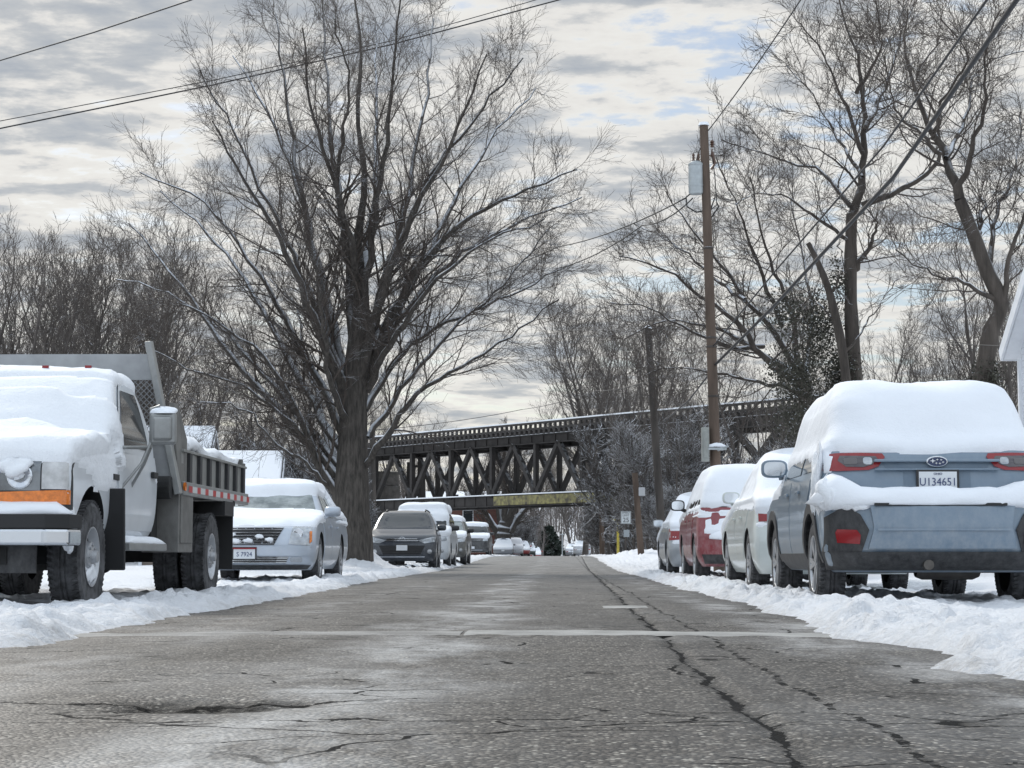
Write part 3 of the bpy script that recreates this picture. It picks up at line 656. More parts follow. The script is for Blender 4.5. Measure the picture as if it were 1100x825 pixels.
# snow laden shrubs by the second pole
G5 = 'snow laden shrubs beside the right-hand cars'
ps = [proto('snowy_shrub', 'x', G5, (0, 0, 0), 51, 4.2, 0.010, (9, 1.2), (7, .65), (4, .35), mats=(M_twig_snow, M_twig_snow), cat='shrub', stems=7, spread=0.45, nl=28, start=0.08, lup=0.02),
      proto('snowy_shrub', 'x', G5, (0, 0, 0), 52, 4.2, 0.010, (9, 1.2), (7, .65), (4, .35), mats=(M_twig_snow, M_twig_snow), cat='shrub', stems=5, spread=0.6, nl=25, start=0.05, lup=-0.02)]
lst = [(716, 98, 1.55, 0), (735, 84, .7, 1), (842, 60, .8, 1), (690, 118, 1.75, 0), (672, 131, .9, 1), (722, 86, .7, 0), (870, 60, 1.0, 1), (940, 58, .9, 0), (980, 58, .8, 1), (1035, 56, .9, 0)]
plant(ps, finish(lst, 'snow laden shrubs'), G5)
G6 = 'snowy brush behind the left-hand cars'
ps2 = [copy_tree(p, (0, 0, 0)) for p in ps]
lst = [(255, 70, .85, 0), (283, 66, .8, 1), (306, 62, .9, 0), (330, 66, .85, 1), (352, 60, .7, 0), (396, 60, .5, 1), (215, 66, .85, 1), (650, 175, 1.0, 0), (664, 165, 1.3, 1), (556, 200, 1.0, 0), (566, 215, 1.1, 1), (540, 235, 1.0, 1)]
plant(ps2, finish(lst, 'snowy bushes'), G6)
# thick old tree just beyond the bridge, with snow in its forks
rng = np.random.default_rng(77); YT = 178.0
g = gp(540, YT)
make_tree('forked_tree', 'thick forked tree with snowy limbs behind the bridge by the brick house', None, (g.x, YT, g.z), ([g-Vector((0, 0, .3)), P(540, 585, YT), P(541, 570, YT), P(543, 560, YT)], [1.0, .85, .75, .6]),
          [(pl(p, YT, dy), [.45, .35, .2, .08]) for p, dy in (([(536, 575), (526, 558), (518, 545), (512, 530)], -1), ([(540, 565), (536, 545), (530, 520), (528, 490)], 1), ([(545, 565), (552, 540), (556, 510), (560, 480)], -1), ([(547, 572), (556, 556), (566, 545), (580, 535)], 1), ([(543, 565), (543, 530), (540, 500), (545, 470)], 0))],
          rng, L1=(12, 3.0), L2=(8, 1.6), L3=(5, .8), twig=0.02, mats=(M_bark_big, M_twig), K=10)
# conifer down the road
M_con = material('conifer_needles', (0.030, 0.042, 0.032), 0.8, var=0.4, vscale=4, snow=0.25, sdir=(0.5, 0.9))
YC = 320.0; g = gp(590, YC); cr_ = thing('conifer', 'dark green rounded conifer past the parked cars down the street', 'tree', (g.x, YC, g.z-.2)); cr_.scale = (2.1, 2.1, 2.1)
mb = MB(); mb.tube([(0, 0, -.3), (0, 0, 3.6)], [.2, .04], 8); mb.build('trunk', M_bark, cr_)
rng = np.random.default_rng(3); n = 9000; h = rng.random(n)**1.3; a = rng.random(n)*6.283; lay = np.floor(h*11)/11; rad = (1-lay)**0.75*2.0*np.sqrt(rng.random(n))*(0.8+0.4*np.sin(a*5+lay*20)) 
pts = np.stack([np.cos(a)*rad, np.sin(a)*rad, 0.1+h*3.9-0.12*rad], 1); nn = norm(rng.normal(size=(n, 3))+np.array([0, 0, .6])); A = norm(np.cross(nn, rng.normal(size=(n, 3)))); B = np.cross(nn, A); s = .05+.07*rng.random((n, 1))
link('crown', mesh_from('crown', np.stack([pts-A*s*2, pts-B*s, pts+A*s*2, pts+B*s], 1).reshape(-1, 3), np.arange(n*4).reshape(n, 4), M_con), cr_)
# the far wooded hillside reads as one mass
M_far = material('far_wood_bark', (0.12, 0.105, 0.098), 0.9, snow=0.3, sdir=(0.3, 0.8))
rng = np.random.default_rng(99); n = 2600
Yf = 300+340*rng.random(n)**1.25; xf = rng.uniform(-0.34, 0.34, n)*Yf; pxv = xf/Yf*2000+600
keep = ~((pxv > 584) & (pxv < 622) & (Yf < 452)); Yf = Yf[keep]; xf = xf[keep]; n = len(Yf)
zb = ground_z(xf, Yf); H = rng.uniform(7, 12, n)
t = np.linspace(0, 1, 4); tp = np.stack([xf[:, None]+rng.normal(size=(n, 4))*0.25, Yf[:, None]+np.zeros((n, 4)), zb[:, None]+H[:, None]*t[None]-0.3], -1)
tr_ = np.stack([H*0.020, H*0.014, H*0.008, H*0.004], 1)
b1 = grow(rng, tp, tr_, 11, 0.15, 1.0, 3.6, (20, 55), 4, 0.12, 0.15, 0.5, 0.03, 0.5); b2 = grow(rng, *b1, 5, 0.2, 1.0, 1.8, (20, 55), 3, 0.1, 0.2, 0.6, 0.022, 0.4)
v, f = tubes([(tp, tr_, 4), (*b1, 3), (*b2, 3)])
tag(link('distant_woodland', mesh_from('distant_woodland', v, f, M_far)), 'hazy bare woodland on the far hillside beyond the bridge', 'woodland', kind='stuff')
# ------------------------------------------------------------------ railway bridge
M_steel = material('rusty_black_steel', (0.034, 0.030, 0.028), 0.75, var=0.4, vscale=1.2, snow=0.4, sdir=(0.5, 0.9))
M_steel2 = material('grey_weathered_steel', (0.085, 0.082, 0.080), 0.75, var=0.4, vscale=0.8, snow=0.2, sdir=(0.6, 0.9))
M_moss = material('yellowed_peeling_paint', (0.30, 0.27, 0.11), 0.8, var=0.5, vscale=2.2, col2=(0.075, 0.065, 0.05))
M_tie = material('timber_ties', (0.05, 0.045, 0.042), 0.9, var=0.3)
A = Vector((-16.0, 163, 0)); B = Vector((5.4, 136, 0)); U = (B-A).normalized(); Nn = Vector((U.y, -U.x, 0))*-1   # Nn points away from camera
if Nn.y < 0: Nn = -Nn
LN = (B-A).length
def W(s, d, z): return A + U*s + Nn*d + Vector((0, 0, z))
br = thing('railway_bridge', 'black steel railway truss bridge with a snowy deck crossing over the street', 'bridge', (A.x, A.y, 0))
def bb(name, mb, m, parent=br, **k):
    mb.v = [tuple(Vector(p)-Vector((A.x, A.y, 0))) for p in mb.v]; return mb.build(name, m, parent, **k)
S0, S1 = -9.0, LN+24.0
ZB0, ZB1, ZT, ZG0, ZG1 = 4.35, 5.35, 8.75, 8.75, 9.75
for nm, d in (('near', 0.0), ('far', 4.6)):
    mb = MB(); mb.beam(W(0.0, d, 4.74), W(LN+1.2, d, 4.74), .10, .78); mb.beam(W(0, d, 5.155), W(LN+1.2, d, 5.155), .5, .05); mb.beam(W(0, d, 4.33), W(LN+1.2, d, 4.33), .5, .05)
    for k in range(24): mb.beam(W(k*1.5, d-.07, 4.4), W(k*1.5, d-.07, 5.1), .08, .05, up=tuple(U))
    ch = bb('bottom_chord', mb, M_steel)
    if d == 0:
        mp = MB(); mp.beam(W(17.8, d-.30, 4.745), W(LN+.9, d-.30, 4.745), .03, .72); o = bb('painted_panel', mp, M_moss, br); o['label'] = 'peeling yellowed panel along the bottom chord'
    mb = MB(); mb.beam(W(S0, d, 9.45), W(S1, d, 9.45), .12, .58); mb.beam(W(S0, d, 9.77), W(S1, d, 9.77), .55, .05); mb.beam(W(S0, d, 9.13), W(S1, d, 9.13), .55, .06)
    for k in range(45): mb.beam(W(S0+k*1.5, d-.09, 9.2), W(S0+k*1.5, d-.09, 9.7), .08, .06, up=tuple(U))
    bb('top_girder', mb, M_steel)
    pn = 6; PL_ = LN/pn; off = 0 if d == 0 else PL_*0.5
    for k in range(pn+1):
        s = min(k*PL_+off, LN)
        mb = MB(); mb.beam(W(s, d, 5.1), W(s, d, 9.2), .36, .3, up=tuple(U)); bb('truss_post', mb, M_steel)
    for k in range(pn):
        s = k*PL_; e = s+PL_; m_ = (s+e)/2
        for a_, b_ in (((s, 5.12), (m_, 9.15)), ((e, 5.12), (m_, 9.15))) if d == 0 else (((s, 9.15), (m_, 5.12)), ((e, 9.15), (m_, 5.12))):
            mb = MB(); mb.beam(W(a_[0], d, a_[1]), W(b_[0], d, b_[1]), .34, .34, up=tuple(Nn)); bb('truss_diagonal', mb, M_steel)
    for k in range(pn+1):     # gusset plates
        s = k*PL_
        mb = MB(); mb.beam(W(max(s-.5, 0), d-.16, 5.42), W(min(s+.5, LN), d-.16, 5.42), .04, .5); bb('gusset_plate', mb, M_steel)
    # second span to the right, deeper and partly hidden
    for k in range(5):
        s = LN+1.5+k*4.6; e = s+4.6
        mb = MB(); mb.beam(W(s, d, 4.9), W(e, d, 9.2), .34, .3, up=tuple(Nn)); bb('truss_diagonal', mb, M_steel)
        mb = MB(); mb.beam(W(s, d, 9.2), W(e, d, 4.9), .34, .3, up=tuple(Nn)); bb('truss_diagonal', mb, M_steel)
        mb = MB(); mb.beam(W(s, d, 4.8), W(s, d, 9.2), .34, .3, up=tuple(U)); bb('truss_post', mb, M_steel)
    mb = MB(); mb.beam(W(LN+1.2, d, 4.75), W(S1, d, 4.75), .4, .6); bb('bottom_chord', mb, M_steel)
mb = MB()
for k in range(int((S1-S0)/0.62)):
    s = S0+k*0.62; mb.beam(W(s, -.9, 9.95), W(s, 5.5, 9.95), .26, .28)
o = bb('deck_ties', mb, M_tie)
mb = MB()
for d in (1.6, 3.05): mb.beam(W(S0, d, 10.17), W(S1, d, 10.17), .08, .16)
bb('rail', mb, M_steel)
mb = MB(); mb.beam(W(S0, -.75, 10.62), W(S1, -.75, 10.62), .16, .16); mb.beam(W(S0, -.75, 10.18), W(S1, -.75, 10.18), .2, .16)
for k in range(int((S1-S0)/0.62)): mb.beam(W(S0+k*.62, -.75, 10.2), W(S0+k*.62, -.75, 10.6), .18, .14, up=tuple(U))
bb('timber_guard', mb, M_tie)
mb = MB(); mb.beam(W(S0, -.75, 10.75), W(S1, -.75, 10.75), .24, .10); mb.beam(W(S0, -.28, 9.85), W(S1, -.28, 9.85), .22, .10); mb.beam(W(0.5, -.12, 5.225), W(LN, -.12, 5.225), .34, .09); mb.beam(W(S0, 2.3, 10.15), W(S1, 2.3, 10.15), 5.2, .1)
bb('snow_layer', mb, M_snow_rough)
for k in range(9):
    s = LN*k/8
    for z in (4.8, 9.4):
        mb = MB(); mb.beam(W(s, 0, z), W(s, 4.6, z), .3, .4); bb('cross_beam', mb, M_steel)
for s0 in (-1.0, LN+.6, LN+22):
    for d in (-.3, 4.9):
        for ds in (-1.1, 1.1):
            mb = MB(); mb.beam(W(s0+ds*1.15, d, -1.0), W(s0+ds*.75, d, 8.8), .5, .5, up=tuple(U)); bb('pier_column', mb, M_steel)
    mb = MB()
    for d in (-.3, 4.9):
        for z0, z1 in ((.6, 3.2), (3.2, 5.8), (5.8, 8.4)):
            mb.beam(W(s0-1.1, d, z0), W(s0+1.1, d, z1), .16, .16, up=tuple(Nn)); mb.beam(W(s0+1.1, d, z0), W(s0-1.1, d, z1), .16, .16, up=tuple(Nn)); mb.beam(W(s0-1.1, d, z1), W(s0+1.1, d, z1), .22, .22)
    bb('pier_bracing', mb, M_steel)
# stone abutment block left of the street
M_stone = material('abutment_stone', (0.13, 0.12, 0.11), 0.9, var=0.4, vscale=1.5, bump=0.04, bscale=3, snow=0.4)
mb = MB()
for k in range(7): mb.beam(W(-9.2, 2.3, -.5+k*1.32), W(-4.3-.12*k, 2.3, -.5+k*1.32), 7.5-.1*k, 1.30)
bb('abutment', mb, M_stone, bevel=.04)

# ------------------------------------------------------------------ poles, signs
M_pole = material('pole_wood', (0.115, 0.082, 0.062), 0.85, var=0.4, vscale=3, bump=0.01, bscale=20)
M_poled = material('pole_wood_dark', (0.075, 0.065, 0.058), 0.85, var=0.4, vscale=3, bump=0.01, bscale=20, snow=.3)
M_galv = material('galvanised_grey', (0.42, 0.45, 0.46), 0.5, metal=0.4, var=0.15)
M_black = material('black_rubber', (0.016, 0.016, 0.017), 0.6)
M_porc = material('porcelain_brown', (0.09, 0.05, 0.035), 0.3)
def pole(name, label, bx, by, tx, ty, Y, r0, r1, m, group=None):
    g = gp(bx, Y); root = thing(name, label, 'utility pole', (g.x, Y, g.z), 0, group)
    top = P(tx, ty, Y)-g; bot = Vector((0, 0, -.4)); mb = MB()
    mb.tube([bot+(top-bot)*(i/8) for i in range(9)], [r0+(r1-r0)*i/8 for i in range(9)], 14); mb.build('post', m, root, smooth=False, auto=True)
    return root, top
rt, top = pole('utility_pole', 'tall brown wooden utility pole carrying a grey transformer', 773, 600, 756, 134, 41.0, .128, .095, M_pole)
g0 = Vector(rt.location)
mb = MB(); mb.tube([top+Vector((0, 0, -.02)), top+Vector((0, 0, .05))], [.13, .10], 14); mb.build('snow_cap', M_snow, rt)
def Lc(px, py, Y=41.0): return P(px, py, Y)-g0
tc_ = Lc(747.5, 191); mb = MB()
mb.lathe([(0, .36), (.10, .37), (.155, .33), (.165, .30), (.165, -.33), (.15, -.37), (0, -.38)], tc_, 'Z', 20); mb.tube([tc_+Vector((.16, 0, .15)), tc_+Vector((.30, 0, .15))], .035, 8); mb.tube([tc_+Vector((.16, 0, -.15)), tc_+Vector((.30, 0, -.15))], .035, 8)
for z in (.27, -.2): mb.lathe([(.17, z), (.172, z+.02), (.17, z+.04)], tc_, 'Z', 20)
tf = mb.build('transformer', M_galv, rt, auto=True)
mb = MB()
for dx in (-.05, .06): mb.lathe([(.0, .56), (.02, .55), (.035, .50), (.02, .48), (.035, .45), (.02, .43), (.035, .40), (.025, .34)], tc_+Vector((dx, 0, 0)), 'Z', 10)
mb.build('bushing', M_porc, tf)
mb = MB(); mb.tube([Lc(758, 165), Lc(764, 168), Lc(765, 160)], .02, 6); mb.lathe([(.0, .10), (.03, .09), (.06, .05), (.03, .03), (.06, 0), (.03, -.02), (.05, -.06), (0, -.08)], Lc(765, 155), 'Z', 12); mb.tube([Lc(765, 163), Lc(768, 175), Lc(764, 182)], .03, 8)
mb.build('cutout_fuse', M_porc, rt)
mb = MB(); mb.tube([Lc(756, 150), Lc(750, 165), Lc(747, 176)], .012, 6); mb.tube([Lc(744, 206), Lc(737, 212), Lc(738, 222), Lc(748, 228), Lc(758, 226)], .018, 6); mb.tube([Lc(765, 168), Lc(768, 190), Lc(770, 220), Lc(763, 226)], .012, 6)
mb.tube([Lc(763, 226), Lc(768, 212), Lc(772, 222), Lc(764, 234)], .02, 6)
mb.build('jumper_wires', M_black, rt)
for z in (5.2, 5.0, 7.2, 3.9):
    mb = MB(); q = top*(z/top.z); rr_ = .129-.034*z/top.z; mb.lathe([(rr_+.0, -.025), (rr_+.012, -.02), (rr_+.012, .02), (rr_, .025)], q, 'Z', 16); mb.build('bracket_band', M_poled, rt)
# equipment box and snow shelf low on the pole
mb = MB(); mb.box(Lc(757, 478)+Vector((0, -.15, 0)), (.16, .22, .75)); mb.box(Lc(757, 478)+Vector((0, -.27, 0)), (.10, .02, .6)); mb.build('conduit_box', material('box_beige', (0.30, 0.31, 0.29), .6, var=.15), rt, bevel=.01)
mb = MB(); mb.tube([Lc(771, 484, 40.8), Lc(782, 479, 40.7)], .02, 6); mb.box(Lc(770, 482, 40.8), (.42, .12, .05)); o = mb.build('shelf_bracket', M_galv, rt)
mb = MB(); mb.blob(Lc(770, 480, 40.8), (.24, .1, .08), half=True, seed=3); mb.build('snow_cap', M_snow, rt, smooth=True)

rt2, top2 = pole('utility_pole', 'shorter dark utility pole among snowy branches left of the tall one', 714, 592, 696, 352, 65.0, .15, .12, M_poled)
mb = MB(); mb.tube([top2+Vector((0, 0, -.02)), top2+Vector((.01, 0, .08))], [.14, .07], 12); mb.build('snow_cap', M_snow, rt2)
rt3, top3 = pole('wooden_post', 'short brown wooden post bearing a small pale notice near the bridge', 690, 602, 682, 508, 76.0, .14, .12, M_pole)
rt3['category'] = 'post'; g3 = Vector(rt3.location)
mb = MB(); mb.box(P(689.5, 528, 75.8)-g3, (.26, .03, .34)); mb.build('notice', material('notice_grey', (0.45, 0.46, 0.47), .6), rt3)
for (bx, ty, tx, Y, lab, m, r_) in ((647, 540, 646, 150, 'pale brown pole standing under the bridge left of the traffic sign', M_pole, .22), (654, 545, 653, 146, 'thin dark pole under the bridge beside the pale brown pole', M_poled, .13), (403, 455, 400, 72, 'slim dark pole rising between the old tree and the dark parked crossover', M_poled, .10)):
    p_, t_ = pole('utility_pole', lab, bx, 598, tx, ty, Y, r_, r_*.85, m)
# speed sign
M_white = material('sign_white', (0.62, 0.65, 0.66), .5); M_ink = material('sign_ink', (0.03, 0.03, 0.035), .5)
def text_mesh(name, body, size, m, parent, origin, xdir, ydir, extrude=0.002, align='CENTER', sx=1.0):
    c = bpy.data.curves.new(name, 'FONT'); c.body = body; c.size = size; c.align_x = align; c.align_y = 'CENTER'; c.extrude = extrude; c.resolution_u = 3
    t = bpy.data.objects.new('tmp', c); sc.collection.objects.link(t); dg = bpy.context.evaluated_depsgraph_get()
    me = bpy.data.meshes.new_from_object(t.evaluated_get(dg)); bpy.data.objects.remove(t)
    x = Vector(xdir).normalized(); y = Vector(ydir).normalized(); z = x.cross(y)
    M = Matrix((x*sx, y, z)).transposed().to_4x4(); M.translation = Vector(origin); me.transform(M)
    me.materials.clear(); me.materials.append(m); return link(name, me, parent)
YS = 84.0; g = gp(672, YS); g.z = float(ground_z(np.array([g.x]), np.array([YS]))[0]); sg = thing('speed_limit_sign', 'white speed limit sign with a smaller plate below on a dark post', 'road sign', tuple(g))
def Ls(px, py): return P(px, py, YS)-g
mb = MB(); c = Ls(672.3, 556); mb.tube([(0, 0, -.2), (c.x, c.y, c.z+.3)], .045, 8); mb.build('post', M_poled, sg)
mb = MB(); mb.box(c+Vector((0, -.06, 0)), (.46, .02, .57)); pl_ = mb.build('sign_plate', M_white, sg, bevel=.01)
text_mesh('lettering', 'SPEED\nLIMIT', .125, M_ink, pl_, c+Vector((0, -.075, .155)), (1, 0, 0), (0, 0, 1)); text_mesh('lettering', '25', .29, M_ink, pl_, c+Vector((0, -.075, -.12)), (1, 0, 0), (0, 0, 1))
mb = MB()
for dx, dz, w_, h_ in ((0, .265, .42, .012), (0, -.265, .42, .012), (.21, 0, .012, .53), (-.21, 0, .012, .53)): mb.box(c+Vector((dx, -.073, dz)), (w_, .006, h_))
mb.build('sign_border', M_ink, pl_)
c = Ls(673.0, 573); mb = MB(); mb.box(c+Vector((0, -.06, 0)), (.26, .02, .32)); mb.build('lower_plate', material('notice_grey2', (0.33, 0.36, 0.38), .6), sg)
# yellow post pair at the pier
YY = 128.0; M_yel = material('yellow_paint', (0.50, 0.40, 0.06), .6, var=.3)
g = gp(664, YY); yp = thing('guard_frame', 'yellow painted guard post at the foot of the bridge pier', 'guard post', tuple(g)); mb = MB()
for dx in (0,): mb.tube([(dx, 0, -.3), (dx, 0, 2.6)], .09, 8)
mb.tube([(0, 0, 2.5), (-.5, 0, 2.5)], .08, 8); mb.build('post', M_yel, yp)
# street lamp beyond the bridge
g = gp(604, 306); sl = thing('street_lamp', 'thin grey street lamp far down the street centre', 'street lamp', tuple(g)); mb = MB(); t_ = P(604, 574, 306)-g
mb.tube([(0, 0, -.5), t_], .09, 6); mb.build('post', M_galv, sl); mb = MB(); mb.box(t_, (.7, .3, .15)); mb.build('lamp_head', M_galv, sl)

# ------------------------------------------------------------------ wires
M_wire = material('wire_black', (0.02, 0.02, 0.022), .6)
wn = 0
def wire(label, pts, r, sag=0.0, m=None, group=None):
    p3 = [P(*p) for p in pts]; out = []
    for i in range(len(p3)-1):
        n = 14
        for k in range(n+(i == len(p3)-2)):
            t = k/n; q = p3[i].lerp(p3[i+1], t); q.z -= sag*4*t*(1-t); out.append(q)
    mb = MB(); o0 = out[0]; mb.tube([q-o0 for q in out], r, 6); o = mb.build('overhead_wire', m or M_wire, None, smooth=True); o.location = o0
    return tag(o, label, 'wire', group)
wire('single dark wire crossing the top left corner of the sky', [(-120, 103, 46), (0, 65, 42), (100, 35, 39), (205, 0, 36), (360, -62, 32)], .016)
wire('lower of the two dark wires crossing behind the top of the old tree', [(-120, 164, 52), (0, 138, 52), (230, 91, 54), (420, 48, 55), (600, 0, 56), (760, -48, 57)], .021)
wire('upper of the two dark wires crossing behind the top of the old tree', [(-120, 158, 52), (0, 130, 52), (230, 86, 54), (420, 44, 55), (565, 3, 56), (720, -44, 57)], .013)
wire('thin wire running up from the top of the tall utility pole towards the camera', [(761, 140, 41), (860, 0, 30), (1130, -383, 18)], .013, .05)
wire('thick wire rising to the right from half way up the tall pole', [(768, 392, 41), (830, 330, 34), (960, 190, 24.5), (1092, 0, 18), (1500, -590, 10.5)], .030)
wire('thinner upper cable rising to the right above the thick one', [(766, 372, 41), (833, 291, 33), (949, 157, 25), (1060, 0, 19), (1330, -390, 12)], .016)
wire('faint wire crossing the sky between the bare trees at upper right', [(920, 120, 40), (975, 0, 30), (1090, -240, 20)], .008)
wire('upper wire sloping down left from the transformer', [(736, 213, 41), (600, 265, 56), (480, 305, 74), (400, 330, 92)], .016, .15)
wire('lower wire sloping down left from the transformer', [(744, 213, 41), (690, 242, 47), (600, 288, 56), (500, 330, 74), (400, 358, 92)], .016, .15)
wire('snow dusted cable from the tall pole down to the shorter dark pole', [(768, 394, 41), (740, 430, 50), (714, 452, 65)], .022)
wire('thin snow dusted line strung left from the shorter dark pole', [(696, 358, 65), (640, 352, 80), (560, 362, 110)], .014)
wire('lower snowy line strung left across the truss from the dark pole', [(700, 408, 65), (640, 420, 78), (560, 440, 95), (403, 462, 72)], .014, .1)
wire('thin wire reaching the porch roof of the white house', [(1120, 362, 33.5), (1085, 372, 36), (1040, 370, 42), (960, 352, 60)], .010, m=M_wire)

# ------------------------------------------------------------------ houses
def siding(name, color, pitch, horizontal=True):
    m = bpy.data.materials.new(name); m.use_nodes = True; t = m.node_tree; b = t.nodes['Principled BSDF']; b.inputs['Roughness'].default_value = 0.55
    tcn = t.nodes.new('ShaderNodeTexCoord'); s = t.nodes.new('ShaderNodeSeparateXYZ'); t.links.new(tcn.outputs['Object'], s.inputs[0])
    fr = mth('FRACT', mth('DIVIDE', s.outputs[2], pitch, tree=t), tree=t)
    col = mix(ramp(fr, [(0.0, 1.0), (0.10, 0.0)], t), color, tuple(c*0.55 for c in color), t); t.links.new(col, b.inputs['Base Color'])
    bp = t.nodes.new('ShaderNodeBump'); bp.inputs['Distance'].default_value = .02; t.links.new(fr, bp.inputs['Height']); t.links.new(bp.outputs[0], b.inputs['Normal']); return m
M_sid = siding('white_siding', (0.72, 0.74, 0.77), 0.11); M_brown = siding('brown_siding', (0.22, 0.18, 0.15), 0.15)
M_trim = material('white_trim', (0.74, 0.76, 0.79), .5, var=.06); M_roofd = material('roof_shingle', (0.10, 0.10, 0.105), .9, var=.3, vscale=8)
M_glassd = material('window_glass', (0.03, 0.035, 0.04), 0.06, spec=.8)
def house(name, label, loc, rz, wx, wy, eave, ridge, mwall, over=.35, snow=.14, windows=(), group=None):
    """gable ends face local -x / +x; ridge runs along local x"""
    h = thing(name, label, 'house', loc, rz, group); mb = MB()
    poly = [(-wy/2, -.5), (wy/2, -.5), (wy/2, eave), (0, ridge), (-wy/2, eave)]
    mb.prism(poly, -wx/2, wx/2, fn=lambda a, b, c: (c, a, b)); mb.build('wall', mwall, h)
    sl = (ridge-eave)/(wy/2); ye = wy/2+over; ze = eave-sl*over
    def slab(t0, t1, ox, oy):
        mb = MB(); pts = [(-ye-oy, ze-sl*oy+t0), (0, ridge+t0), (ye+oy, ze-sl*oy+t0), (ye+oy, ze-sl*oy+t1), (0, ridge+t1), (-ye-oy, ze-sl*oy+t1)]
        mb.prism(pts, -wx/2-ox, wx/2+ox, fn=lambda a, b, c: (c, a, b)); return mb
    slab(.01, .16, over, 0).build('roof', M_roofd, h); slab(.163, .163+snow, over-.03, -.02).build('roof_snow', M_snow, h, bevel=.04)
    slab(-.03, .006, over-.02, -.03).build('soffit', M_trim, h)
    mb = MB()
    for sx in (-1, 1):
        for sy in (-1, 1): mb.beam((sx*(wx/2+over+.02), sy*ye, ze+.06), (sx*(wx/2+over+.02), 0, ridge+.06), .04, .22)
    for sy in (-1, 1): mb.beam((-wx/2-over, sy*(ye+.02), ze+.05), (wx/2+over, sy*(ye+.02), ze+.05), .06, .16)
    mb.build('fascia', M_trim, h)
    for sx in (-1, 1):
        for sy in (-1, 1):
            mb = MB(); mb.box((sx*(wx/2+.01), sy*(wy/2+.01), eave/2-.2), (.10, .10, eave)); mb.build('corner_trim', M_trim, h)
    for (ax, pos, z, ww, hh) in windows:
        fx = (ax*(wx/2+.02), pos, z) if abs(ax) == 1 else (pos, (ax/2)*(wy/2+.02), z)
        mb = MB(); d_ = (.06, ww+.16, hh+.16) if abs(ax) == 1 else (ww+.16, .06, hh+.16); mb.box(fx, d_); fo = mb.build('window', M_trim, h)
        mb = MB(); o_ = .02*(1 if ax > 0 else -1); q = (fx[0]+o_*(abs(ax) == 1), fx[1]+o_*(abs(ax) == 2), z); mb.box(q, (.05, ww, hh) if abs(ax) == 1 else (ww, .05, hh)); mb.build('pane', M_glassd, fo)
    return h
# white house whose gable faces the street at the right edge
house('white_house', 'white clapboard house with a snowy gable roof at the right edge', (12.0, 29.6, 0.0), 0, 8.0, 5.2, 3.98, 5.6, M_sid, over=.27, windows=[(-1, .6, 2.0, .9, 1.3), (2, -2.0, 1.9, .9, 1.2)])
house('small_house', 'small brown gabled house with a snowy roof behind the silver sedan', (-11.25, 60, 0.0), R(6), 4.0, 3.2, 2.55, 3.45, M_brown, snow=.2, windows=[(-2, .5, 1.3, .8, .8)])
house('small_shed', 'brown gabled shed peeking over the front of the dump bed', (-16.2, 72, 0.1), R(4), 5.0, 3.4, 3.9, 5.0, M_brown, snow=.2)
# brick house behind the bridge
def brick():
    m = bpy.data.materials.new('red_brick'); m.use_nodes = True; t = m.node_tree; b = t.nodes['Principled BSDF']; b.inputs['Roughness'].default_value = .85
    tcn = t.nodes.new('ShaderNodeTexCoord'); mp = t.nodes.new('ShaderNodeMapping'); mp.inputs['Rotation'].default_value = (R(90), 0, 0); t.links.new(tcn.outputs['Object'], mp.inputs[0])
    n = t.nodes.new('ShaderNodeTexBrick'); t.links.new(mp.outputs[0], n.inputs['Vector']); n.inputs['Scale'].default_value = 4.0
    n.inputs['Color1'].default_value = (.17, .07, .05, 1); n.inputs['Color2'].default_value = (.12, .055, .045, 1); n.inputs['Mortar'].default_value = (.16, .13, .12, 1); n.inputs['Mortar Size'].default_value = .012
    t.links.new(n.outputs[0], b.inputs['Base Color']); return m
M_brick = brick()
house('brick_house', 'red brick house with a white framed window seen under the bridge', (-10.2, 186, .2), R(0), 8.8, 9.0, 5.6, 6.3, M_brick, windows=[(-2, 1.4, 4.0, .9, 1.15), (-2, -2.2, 4.0, .9, 1.15)])
house('pale_shed', 'small pale outbuilding beyond the brick house', (-5.4, 215, -.6), 0, 1.6, 5.0, 4.4, 5.2, M_sid)
